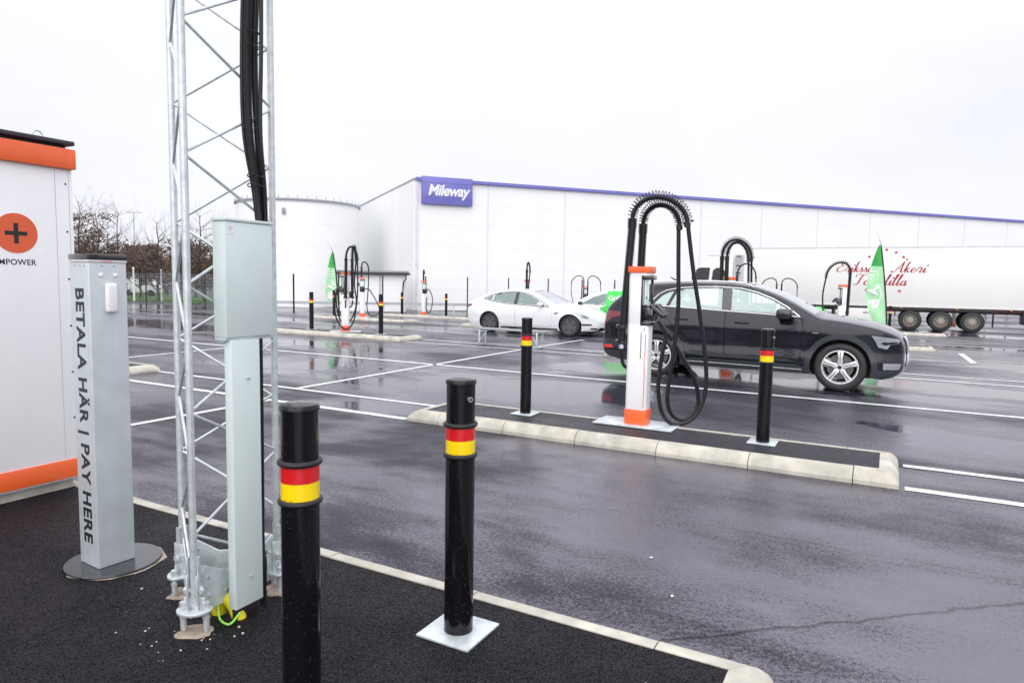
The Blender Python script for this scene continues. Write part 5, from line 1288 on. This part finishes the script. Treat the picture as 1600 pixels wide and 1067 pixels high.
def script(txt, xstart, zbase, h, name, parent, mat, width=None):
    adv = sum(GL[c][0] for c in txt); k = h if width is None else h; sxx = (width/adv if width else h)
    x = 0; th = 0.0
    for c in txt:
        w, strokes = GL[c]; mb = MB(); ok = False
        for s_ in strokes:
            pts = smooth_path([((x+px+0.30*pz*h/sxx)*sxx, pz*h, 0) for px, pz in s_], 6)
            L, Rr = [], []
            for i, p_ in enumerate(pts):
                t = (pts[min(len(pts)-1, i+1)]-pts[max(0, i-1)])
                if t.length < 1e-6: t = Vector((1, 0, 0))
                t.normalize(); nrm = Vector((-t.y, t.x, 0)); a = math.atan2(t.y, t.x)
                wd = h*(0.030+0.105*max(0, math.sin(abs(a)))**1.5*(1.0 if t.y < 0 else 0.45))
                L.append(p_+nrm*wd/2); Rr.append(p_-nrm*wd/2)
            for i in range(len(pts)-1):
                q = [Vector((xstart+L[i].x, -0.008, zbase+L[i].y)), Vector((xstart+L[i+1].x, -0.008, zbase+L[i+1].y)), Vector((xstart+Rr[i+1].x, -0.008, zbase+Rr[i+1].y)), Vector((xstart+Rr[i].x, -0.008, zbase+Rr[i].y))]
                mb.face(q); ok = True
        if ok: mb.build(name, mat, parent, smooth=False)
        x += w
dz = -gt
script('Erikssons', -9.30, 2.40+dz, 0.52, 'script_letter', tr, m_crimson, width=2.12)
script('·Åkeri', -6.98, 2.40+dz, 0.52, 'script_letter', tr, m_crimson, width=1.62)
script('Tomelilla', -8.50, 1.76+dz, 0.55, 'script_letter', tr, m_crimson, width=2.35)
def star(x, z, r=0.095):
    pts = [(x+(r if k % 2 == 0 else r*0.42)*math.sin(PI*k/5), z+(r if k % 2 == 0 else r*0.42)*math.cos(PI*k/5)) for k in range(10)]
    mb = MB(); mb.prism(pts, 0.0, 0.006, Matrix(((1, 0, 0, 0), (0, 0, -1, -0.003), (0, 1, 0, 0), (0, 0, 0, 1)))); mb.build('printed_star', m_crimson, tr, smooth=False)
def upx(px):
    t = (px-800)/1067.0; Y = 38.5/(SU*t+CU); return CU*t*Y-SU*Y
for px, pz in ((1352, 3.16), (1364, 3.40), (1378, 3.50), (1393, 3.37), (1405, 3.14), (1350, 1.52), (1402, 1.49), (1376, 1.36)): star(upx(px)-6.85, pz+dz)
# tractor
tk = thing('truck_tractor', 'white truck cab with roof fairing coupled to the front of the white trailer', 'truck', P(-7.0, VT, 0), AX)
prof = [(-0.55, 0.55), (-0.55, 3.62), (-0.9, 3.66), (-1.6, 3.55), (-2.1, 3.25), (-2.42, 2.85), (-2.52, 2.62), (-2.72, 1.75), (-2.76, 1.2), (-2.74, 0.40), (-1.55, 0.40), (-1.45, 0.9), (-1.1, 1.12), (-0.7, 0.95)]
Mv = Matrix(((1, 0, 0, 0), (0, 0, 1, 0), (0, 1, 0, 0), (0, 0, 0, 1)))
MB().prism(prof, 0.04, 2.50, Mv).build('cab', m_truckw, tk, ang=30, bevel=0.05)
MB().prism([(-2.46, 2.86), (-2.60, 2.25), (-1.96, 2.25), (-1.86, 2.95), (-2.3, 2.95)], 0.022, 0.036, Mv).build('side_window', MAT('pale_side_glass', (0.42, 0.56, 0.52), 0.1, coat=0.5), tk)
MB().prism([(-2.50, 2.90), (-2.64, 2.20), (-1.82, 2.18), (-1.76, 3.0), (-2.3, 3.0)], 0.012, 0.024, Mv).build('window_frame', m_gloss, tk)
MB().prism([(-1.66, 2.20), (-1.60, 2.85), (-1.4, 3.0), (-1.1, 2.98), (-0.86, 2.7), (-0.75, 2.2)], 0.01, 0.034, Mv).build('rear_side_window', m_gloss, tk)
MB().prism([(-0.50, 1.1), (-0.50, 3.72), (0.02, 3.70), (0.02, 1.1)], 0.10, 0.16, Mv).build('side_fairing', MAT('fairing_grey', (0.55, 0.56, 0.57), 0.4), tk)
MB().prism([(-0.42, 3.60), (-0.08, 3.60), (-0.14, 3.0), (-0.2, 2.3), (-0.32, 2.3), (-0.38, 3.0)], 0.04, 0.09, Mv).build('air_duct', MAT('duct_grey', (0.40, 0.41, 0.42), 0.4), tk)
for z in (3.62, 3.12, 2.72): MB().box((-0.25, 0.03, z), (0.26, 0.02, 0.05)).build('duct_strap', m_ink, tk)
MB().box((-2.62, -0.22, 2.55), (0.10, 0.20, 0.62)).build('wing_mirror', m_gloss, tk)
MB().box((-1.7, 0.5, 3.68), (0.7, 0.02, 0.03)).build('sun_visor_edge', m_tin, tk)
for x in (-2.05, 0.9):
    for y, sg in ((0.22, -1), (2.3, 1)):
        wr = bpy.data.objects.new('wheel', None); COL.objects.link(wr); wr.parent = tk; wheel_parts(wr, x, y, 0.50, 0.34, 0.29, sg, 'truck')
MB().box((-0.4, 1.27, 0.8), (3.8, 1.0, 0.25)).build('chassis', m_darkm, tk)

# ------------------------------------------------------------------ feather flags
def flag(label, x, y, z, rz, H, Wf, tilt, letters=True, pale=False):
    t = thing('feather_flag', label, 'flag', (x, y, z), rz, 'green feather flags')
    pole = []
    for i in range(15):
        k = i/14; pole.append((tilt*(k-0.0)**1.2*H*0.1-0.0-0.05*k**3, 0, k*H*1.0))
    pole += [(pole[-1][0]-0.12, 0, H*1.07), (pole[-1][0]-0.22, 0, H*1.16)]
    rad = [0.035 if i < 9 else 0.028 if i < 14 else 0.012 if i < 15 else 0.003 for i in range(len(pole))]
    MB().tube(pole, rad, 8).build('pole', m_darkm, t)
    def px(z): 
        k = z/H; return tilt*max(0, k)**1.2*H*0.1-0.05*k**3
    nz, nx = 40, 12
    def cloth(z_lo, z_hi, name, mt):
        mb = MB(); rows = []
        n = int(nz*(z_hi-z_lo)/H)+2
        for side in (0.006, -0.006):
            rows = []
            for i in range(n+1):
                z_ = z_lo+(z_hi-z_lo)*i/n; k = (z_-0.06*H)/(0.93*H)
                wd = Wf*max(0.015, math.sin(min(1, max(0, 1.0-k)*1.25+0.02)*PI/2)**0.85)*(1-0.35*max(0, 0.28-k)/0.28)
                row = []
                for j in range(nx+1):
                    q = j/nx; wob = 0.035*math.sin(q*7+z_*3.1)*q+0.03*math.sin(q*3-z_*5)*q
                    row.append(mb.b.verts.new((px(z_)-0.02-wd*q, wob+side, z_+0.10*q*(1-k)-(0.12*q if z_ < 0.2*H else 0)*0)))
                rows.append(row)
            for a, b in zip(rows, rows[1:]):
                for j in range(nx): mb.b.faces.new((a[j], a[j+1], b[j+1], b[j]))
        return mb.build(name, mt, t, ang=80)
    cloth((0.20 if pale else 0.08)*H, 0.74*H, 'cloth', m_flag2 if pale else m_flag3); cloth(0.74*H, 0.985*H, 'cloth_top', m_flagd)
    if letters:
        def put(fn):
            o = fn; me = o.data
            for v in me.vertices:
                z_ = v.co.z; q = min(1, max(0, (px(z_)-0.02-v.co.x)/Wf)); v.co.y = 0.035*math.sin(q*7+z_*3.1)*q+0.03*math.sin(q*3-z_*5)*q-0.014+(v.co.y+0.03)
        M0 = lambda x, z: Matrix.Translation((x, -0.03, z)) @ Matrix.Rotation(PI/2, 4, 'X') @ Matrix.Rotation(PI/2, 4, 'Z')
        s_ = H/3.6
        xm = px(0.45*H)-Wf*0.66
        put(text_mesh('e', 0.82*s_, 'flag_letter', m_whiteP, t, M0(xm+0.02, 1.12*s_), bold=0.03, depth=0.001))
        put(text_mesh('A', 0.50*s_, 'flag_letter', m_whiteP, t, M0(xm+0.05, 1.66*s_), bold=0.022, depth=0.001))
        for k, (zz, ln) in enumerate(((1.98, .22), (2.16, .30), (2.32, .36), (2.46, .30))):
            mb = MB(); mb.box((xm+0.04, -0.03, zz*s_), (ln*s_, 0.003, 0.06*s_)); put(mb.build('flag_bar', m_whiteP, t, smooth=False))
        mb = MB()
        c = (xm+0.10*s_, 1.52*s_); ro, ri = 0.44*s_, 0.36*s_; pr = None
        for k in range(20):
            a = R(-75)+R(165)*k/19
            a_ = mb.b.verts.new((c[0]+0.62*ro*math.cos(a), -0.03, c[1]+ro*math.sin(a))); b_ = mb.b.verts.new((c[0]+0.62*ri*math.cos(a)-0.0, -0.03, c[1]+ri*math.sin(a)))
            if pr: mb.b.faces.new((pr[0], a_, b_, pr[1]))
            pr = (a_, b_)
        put(mb.build('flag_swoosh', m_whiteP, t))
    MB().lathe([(0.001, 0), (0.22, 0), (0.22, 0.03), (0.05, 0.06), (0.04, 0.2)], 20).build('foot', m_darkm, t)
    return t
m_flag2 = MAT('pale_green_flag_cloth', (0.42, 0.78, 0.44), 0.7, var=0.12, vs=2.5)
m_flag3 = MAT('light_green_flag_cloth', (0.42, 0.76, 0.44), 0.7, var=0.10, vs=2.5)
p = P(-0.05, 33.95, 0.116)
flag('large green feather flag with faded white lettering in front of the white trailer', p.x-0.02, p.y-0.12, p.z, R(-28), 3.78, 0.78, -1.0)
p = P(-21.1, 22.4, 0.116)
flag('small green feather flag at left beyond the looped charger', p.x+0.14, p.y, p.z, R(16), 2.78, 0.50, -0.75, letters=True, pale=True)

# ------------------------------------------------------------------ warehouse
BA = math.atan2(0.354, 0.935); GB = -0.42
wh_ = thing('warehouse', 'long white warehouse with a blue-violet roof edge and violet sign at its left corner', 'warehouse', (-6.5, 46.0, GB), BA)
Hh = 8.62; Lf = 120.0
# front wall in 6 m bays, each bay of stacked flat panels
bays = []
x = -0.02; edges_ = [0.0, 5.0]; 
while edges_[-1] < Lf: edges_.append(edges_[-1]+5.85)
for i, (a, b) in enumerate(zip(edges_, edges_[1:])):
    MB().box(((a+b)/2+0.02, 0.1, Hh/2), (b-a-0.045, 0.2, Hh-0.02)).build('wall_panel', m_bld, wh_, smooth=False)
MB().box((Lf/2, 0.22, Hh/2), (Lf, 0.06, Hh-0.06)).build('wall_core', m_bldj, wh_, smooth=False)
for e_ in edges_[1:]: MB().box((e_, -0.012, Hh/2), (0.10, 0.03, Hh-0.05)).build('downpipe' if False else 'joint_cover', m_bldj, wh_, smooth=False)
for z in (1.45, 2.9, 4.35, 5.8, 7.25): MB().box((Lf/2, -0.0015, z), (Lf, 0.004, 0.02)).build('panel_joint', MAT('faint_joint', (0.74, 0.75, 0.78), 0.6), wh_, smooth=False)
MB().box((Lf/2, 0.05, Hh+0.10), (Lf+0.1, 0.5, 0.20)).build('roof_edge', m_blue, wh_, smooth=False)
# gable side receding on the left
Ls = 60.0; sa = R(92.5)
dx, dy = math.cos(sa), math.sin(sa)
ns = int(Ls/3.0)
for i in range(ns):
    a, b = i*3.0, (i+1)*3.0; c = (a+b)/2
    MB().box((dx*c-0.1, dy*c+0.02, Hh/2), (2.965, 0.18, Hh-0.02), rz=sa).build('wall_panel', m_bld, wh_, smooth=False)
MB().box((dx*Ls/2+0.03, dy*Ls/2, Hh/2), (Ls, 0.06, Hh-0.05), rz=sa).build('wall_core', m_bldj, wh_, smooth=False)
MB().box((dx*Ls/2-0.05, dy*Ls/2, Hh+0.06), (Ls, 0.3, 0.14), rz=sa).build('verge_trim', m_tin, wh_, smooth=False)
MB().box((Lf/2, 30, Hh-0.2), (Lf-0.6, 59, 0.2)).build('roof', m_tin, wh_, smooth=False)
MB().box((0.02, -0.03, Hh/2), (0.14, 0.08, Hh-0.04)).build('corner_trim', MAT('corner_lilac', (0.70, 0.68, 0.76), 0.5), wh_, smooth=False)
# sign
sg_ = thing('sign', 'blue-violet sign reading Mileway at the warehouse corner', 'sign', (-6.5+0.935*0.25, 46.0+0.354*0.25, GB+7.08), BA)
MB().bbox((1.80, -0.16, 0.92), (3.52, 0.16, 1.82), 0.02).build('sign_board', m_blue, sg_)
text_mesh('Mileway', 0.98, 'lettering', m_whiteP, sg_, Matrix.Translation((1.85, -0.25, 0.92)) @ Matrix.Rotation(PI/2, 4, 'X'), shear=0.22, bold=0.028, depth=0.01, sx=0.92, space=0.94)
MB().box((1.8, -0.245, 1.43), (3.48, 0.006, 0.02)).box((1.8, -0.245, 0.42), (3.48, 0.006, 0.02)).build('sheet_joint', MAT('sign_joint', (0.10, 0.095, 0.42), 0.4), sg_)

# ------------------------------------------------------------------ tank
tk_ = thing('storage_tank', 'big white cylindrical storage tank left of the warehouse', 'tank', (-16.2, 52.0, GB))
rT, hT = 4.42, 7.47
MB().lathe([(rT, 0), (rT, hT), (rT-0.4, hT+0.02), (0.001, hT+0.5)], 96).build('shell', m_tank, tk_, ang=30)
MB().lathe([(rT+0.003, hT-0.10), (rT+0.12, hT-0.10), (rT+0.12, hT+0.03), (rT, hT+0.04)], 96).build('rim', m_tin, tk_)
for k in range(44):
    a = 2*PI*k/44; MB().box(((rT+0.06)*math.cos(a), (rT+0.06)*math.sin(a), hT+0.14), (0.035, 0.035, 0.22), rz=a).build('rim_post', m_tin, tk_, smooth=False)
mb = MB()
for x in (-0.75, 0.0, 0.75, 1.5):
    mb.cyl((x, -rT+0.9, hT), (x, -rT+0.9, hT+0.82), 0.02, n=6)
for z in (hT+0.45, hT+0.82): mb.cyl((-0.75, -rT+0.9, z), (1.5, -rT+0.9, z), 0.02, n=6)
mb.build('guard_rail', m_bldj, tk_)
MB().bbox((0.35, -rT-0.12, hT-0.85), (0.22, 0.2, 0.42), 0.05).build('wall_lamp', m_tin, tk_)
for k in range(5): MB().lathe([(rT+0.001, 1.45*(k+1)), (rT+0.006, 1.45*(k+1)+0.01), (rT+0.001, 1.45*(k+1)+0.02)], 96).build('shell_seam', MAT('seam_white', (0.72, 0.73, 0.76), 0.5), tk_)

# ------------------------------------------------------------------ shed
sh = thing('shed', 'low white shed with a dark flat roof and a downpipe, left of the warehouse corner', 'shed', (-10.95, 42.0, GB), R(6))
MB().box((2.15, 0.95, 1.15), (4.25, 1.8, 2.3)).build('wall', m_bld, sh, smooth=False)
MB().box((2.2, 0.9, 2.40), (4.65, 2.3, 0.16)).build('roof', m_roof, sh, smooth=False)
MB().box((2.2, -0.235, 2.52), (4.65, 0.05, 0.10)).build('gutter', MAT('gutter_grey', (0.28, 0.28, 0.33), 0.5), sh, smooth=False)
MB().cyl((1.45, 0.03, 1.72), (1.45, -0.03, 1.72), 0.09, n=12).build('round_vent', m_ink, sh)
MB().tube([(4.35, -0.22, 2.34), (4.35, -0.2, 2.1), (4.2, -0.1, 1.9), (4.15, -0.08, 1.4), (4.15, -0.08, 0.1)], 0.045, 8).build('downpipe', m_roof, sh)
MB().box((2.75, -0.02, 1.2), (0.04, 0.04, 2.3)).build('door_edge', m_tin, sh)
MB().box((0.06, 0.0, 1.15), (0.06, 0.06, 2.3)).build('corner_post', m_tin, sh)

# ------------------------------------------------------------------ fence of thin dark posts and fine wire
def fence(label, pts, step, h=2.15, first=0):
    t = thing('wire_fence', label, 'fence', (pts[0][0], pts[0][1], GB+0.1)); o0 = Vector((pts[0][0], pts[0][1], GB+0.1))
    wires = MB()
    for (a, b) in zip(pts, pts[1:]):
        A, B = Vector((a[0], a[1], 0)), Vector((b[0], b[1], 0)); L = (B-A).length; d = (B-A)/L; n = max(1, round(L/step)); ang = math.atan2(d.y, d.x)
        for i in range(n):
            q = A+d*(L*i/n); MB().box((q.x-o0.x, q.y-o0.y, h/2), (0.065, 0.065, h)).build('post', m_darkm, t, smooth=False)
        m_ = (A+B)/2-Vector((o0.x, o0.y, 0)); m_.z = 0
        for z in (0.08, 0.5, 0.95, 1.4, 1.85, 2.05): wires.box((m_.x, m_.y, z), (L, 0.006, 0.006), rz=ang)
        k = int(L/0.16)
        for i in range(k):
            q = A+d*(L*i/k); wires.box((q.x-o0.x, q.y-o0.y, 1.06), (0.005, 0.005, 2.0), rz=ang)
    o = wires.build('wire_mesh', m_galv, t, smooth=False); o['kind'] = 'stuff'
    return t
fence('thin wire fence with dark posts in front of the warehouse and shed', [(-11.5, 35.9), (-2.5, 37.7), (2.0, 38.9), (14.0, 43.5), (60, 61)], 2.3)
fence('thin wire fence with dark posts before the bare trees at left', [(-11.5, 35.9), (-19.2, 42.7), (-25.2, 47.0), (-60, 60)], 5.2)
gr = thing('guard_rail', 'low galvanised guard rail in front of the warehouse wall', 'guard rail', (-14.0, 39.6, GB), R(7))
MB().box((8.5, 0, 0.62), (17.5, 0.05, 0.16)).build('rail', MAT('weathered_rail', (0.42, 0.43, 0.46), 0.5, 0.3), gr)
for i in range(9): MB().box((0.3+i*2.05, 0.06, 0.3), (0.06, 0.06, 0.6)).build('post', m_galv, gr)

# ------------------------------------------------------------------ verge, trees, poles, things far left
gv = MB(); pts = [(-60, 56), (-25.4, 47.6), (-21.0, 49.0), (-16, 50.5), (-12, 60), (-60, 95)]
gv.prism(pts, -0.5, -0.34); tag(gv.build('grass_verge', m_grass, smooth=False), kind='structure')
mb = MB(); rr = random.Random(2)
for i in range(4500):
    t = rr.random(); x = -46+t*29; y = 47.2+max(0, (-25-x))*0.23+max(0, x+25)*0.35+rr.random()**2*5+0.4
    h = rr.uniform(.08, .22); w = 0.02; a = rr.random()*3; dx_ = math.cos(a)*w; dy_ = math.sin(a)*w
    mb.face([(x-dx_, y-dy_, -0.345), (x+dx_, y+dy_, -0.345), (x+rr.uniform(-.05, .05), y, -0.345+h)])
tag(mb.build('grass', m_grass, smooth=False), 'strip of green grass under the bare trees at left', 'grass', kind='stuff')
def grow(mb, p, d, L, r, depth, rr, tips, spread=0.55, up=0.25):
    n = 3; pts = [p]; rad = [r]; q = p.copy(); dd = d.copy()
    for i in range(n):
        dd = (dd+Vector((rr.gauss(0, .12), rr.gauss(0, .12), rr.gauss(0, .08)+up*0.1))).normalized(); q = q+dd*(L/n); pts.append(q.copy()); rad.append(r*(1-0.4*(i+1)/n))
    mb.tube(pts, rad, 5 if depth > 2 else 3, cap=False)
    tips.append((q.copy(), depth)); tips.append((pts[2].copy(), depth))
    if depth == 0: return
    for k in range(rr.choice([2, 3, 3])):
        a = rr.random()*2*PI; s = dd.orthogonal().normalized(); s.rotate(Matrix.Rotation(a, 3, dd))
        nd = (dd+s*spread*rr.uniform(.7, 1.4)).normalized(); nd.z += up*0.3; nd.normalize()
        base = pts[rr.choice([2, 3, 3])]
        grow(mb, base, nd, L*rr.uniform(.62, .82), rad[-1]*rr.uniform(.6, .8), depth-1, rr, tips, spread, up)
def tree(label, x, y, H, seed, leaves=900, lo=0.0, hi=1.0, spread=0.55, trunk=0.09, group=None):
    rr = random.Random(seed); t = thing('bare_tree', label, 'tree', (x, y, -0.35), rr.random()*6, group)
    mb = MB(); tips = []
    # leader with side branches
    pts = [Vector((0, 0, 0))]; q = Vector((0, 0, 0)); n = 9
    for i in range(n): q = q+Vector((rr.gauss(0, .07), rr.gauss(0, .07), H*0.86/n)); pts.append(q.copy())
    rad = [trunk*(1-0.88*i/n)+0.006 for i in range(n+1)]
    mb.tube(pts, rad, 7); mb.build('trunk', m_bark, t)
    br = MB()
    for i in range(2, n+1):
        for k in range(rr.choice([3, 4, 4])):
            a = rr.random()*2*PI; el = rr.uniform(0.25, 0.9); d = Vector((math.cos(a)*math.cos(el), math.sin(a)*math.cos(el), math.sin(el)))
            L = H*0.20*(1.15-i/n*0.65)*rr.uniform(.7, 1.25)
            grow(br, pts[i].lerp(pts[i-1], rr.random()), d, L, rad[i]*0.5+0.004, 3, rr, tips, spread)
    o = br.build('branches', m_bark, t, smooth=False)
    lf = MB(); cand = [p for p, dpt in tips if lo*H <= p.z <= hi*H]
    if cand and leaves:
        for i in range(leaves):
            c = rr.choice(cand)+Vector((rr.gauss(0, .16), rr.gauss(0, .16), rr.gauss(0, .13)))
            s = rr.uniform(.035, .085); a = Vector((rr.gauss(0, 1), rr.gauss(0, 1), rr.gauss(0, 1))).normalized(); b = a.orthogonal().normalized()*s; a = a*s*1.4
            lf.face([c-a, c+b*0.8, c+a, c-b*0.8])
        o = lf.build('withered_leaves', m_leaf, t, smooth=False); o['kind'] = 'stuff'
    return t
G = 'bare trees beyond the lot at left'
def tx(px, Y): return (px-800)/1067*Y
specs = [(128, 52, 8.6, 1900, 0.10, 0.75, 'tall tree thick with brown leaves, behind the cabinet edge'), (152, 55, 8.0, 1700, 0.08, 0.55, 'leafy brown tree just right of the cabinet edge'),
         (188, 53, 7.8, 700, 0.08, 0.5, 'slender bare tree above the pay post cap'), (172, 60, 6.6, 1500, 0.1, 0.6, 'brown tree standing behind the slender one'),
         (218, 60, 5.6, 2600, 0.1, 0.8, 'low brown tree right of the pay post'), (247, 52, 6.9, 1500, 0.08, 0.55, 'dark-trunked bare tree between the pay post and the mast'),
         (232, 66, 5.4, 2600, 0.1, 0.9, 'small brown tree behind the dark-trunked one'), (292, 56, 5.2, 2300, 0.1, 0.85, 'low brown tree seen through the mast, the left one'),
         (318, 53, 7.6, 1100, 0.08, 0.6, 'taller bare tree seen through the mast beside the grey box'), (306, 64, 5.6, 2600, 0.1, 0.85, 'brown tree behind the mast, the farther one'),
         (345, 58, 6.4, 1800, 0.1, 0.7, 'tree mostly hidden behind the grey box'), (100, 58, 7.6, 2600, 0.1, 0.8, 'tree hidden behind the white cabinet')]
for i, (px, Y, H, lv, lo, hi, lb) in enumerate(specs): tree(lb, tx(px, Y), Y, H, 40+i, lv, lo, hi, group=G, trunk=0.11 if i in (5, 8) else 0.09)
# understorey and far wood band
mb = MB(); rr = random.Random(77)
for i in range(5200):
    t = rr.random(); x = -58+t*44; y = 70+rr.random()*6; h = 2.1+1.0*math.sin(x*0.35)+0.7*math.sin(x*1.1); z = rr.random()**0.8*h
    s = rr.uniform(.07, .2); a = rr.random()*3
    mb.face([(x-s*math.cos(a), y-s*math.sin(a), z-0.3), (x+s*math.cos(a), y+s*math.sin(a), z-0.3), (x+rr.uniform(-s, s), y, z+s*2-0.3)])
tag(mb.build('brushwood', m_leaf, smooth=False), 'low tangle of brown brushwood behind the bare trees', 'brushwood', kind='stuff')
hl = MB(); pr = None
prf = [(-260, 5.0), (-200, 7.5), (-150, 9), (-110, 8.0), (-80, 6.6), (-50, 5.2), (-30, 4.4), (10, 3.6), (80, 3)]
for x, h in prf:
    a = [hl.b.verts.new((x, 190, -1)), hl.b.verts.new((x, 205, h)), hl.b.verts.new((x, 240, h*0.9)), hl.b.verts.new((x, 260, -1))]
    if pr:
        for k in range(3): hl.b.faces.new((pr[k], pr[k+1], a[k+1], a[k]))
    pr = a
tag(hl.build('hill', m_farhill), kind='structure')
def pole(name, label, x, y, h, r, mat, cross=None, cat='pole'):
    t = thing(name, label, cat, (x, y, -0.4)); MB().cyl((0, 0, 0), (0, 0, h), r, r*0.7, n=10).build('shaft', mat, t)
    if cross: MB().box((0, 0, h), (cross, 0.12, 0.10)).build('crossarm', mat, t)
    else: MB().sphere((0, 0, h), r*1.3, 8).build('finial', mat, t)
m_lpole = MAT('pale_pole', (0.50, 0.51, 0.54), 0.5, 0.2)
pole('floodlight_mast', 'tall pale floodlight mast with a crossarm above the pay post', -45.2, 82, 9.4, 0.10, m_lpole, 1.8, 'light mast')
pole('white_pole', 'short white pole right beside the pay post, among the trees', tx(209, 50), 50, 2.5, 0.07, MAT('white_pole_paint', (0.75, 0.75, 0.76), 0.4))
pole('white_pole', 'short white pole left of the mast legs, among the trees', tx(252, 51.5), 51.5, 2.4, 0.06, m_lpole)
pole('white_pole', 'pale pole seen through the mast, beside the grey hoarding', tx(296, 50.5), 50.5, 2.3, 0.05, m_lpole)
hb = thing('hoarding', 'grey corrugated hoarding among the tree trunks, seen through the mast', 'hoarding', (tx(262, 64), 64, -0.4))
for i in range(14): MB().box((0.2+i*0.36, 0, 0.95), (0.32, 0.06+0.04*(i % 2), 1.9)).build('sheet', m_tin, hb, smooth=False)
vn = thing('distant_van', 'distant white van parked beyond the grass strip', 'van', (tx(222, 66), 66, -0.4), R(8))
MB().prism([(-1.6, 0.35), (-1.6, 1.5), (-1.45, 1.75), (0.7, 1.75), (1.2, 1.15), (1.65, 0.95), (1.7, 0.35)], -0.85, 0.85, Mv).build('body', m_paintw, vn, bevel=0.06)
MB().prism([(0.05, 1.12), (0.05, 1.6), (0.62, 1.6), (0.98, 1.12)], -0.87, -0.855, Mv).build('side_window', m_gloss, vn)
for x in (-1.0, 1.05): MB().cyl((x, -0.88, 0.32), (x, -0.66, 0.32), 0.32, n=20).build('wheel', m_tyre, vn)
rc = copy_tree(vn); rc.location = (tx(190, 68), 68, -0.4); rc['label'] = 'second distant white vehicle, nearer the pay post, beyond the grass strip'
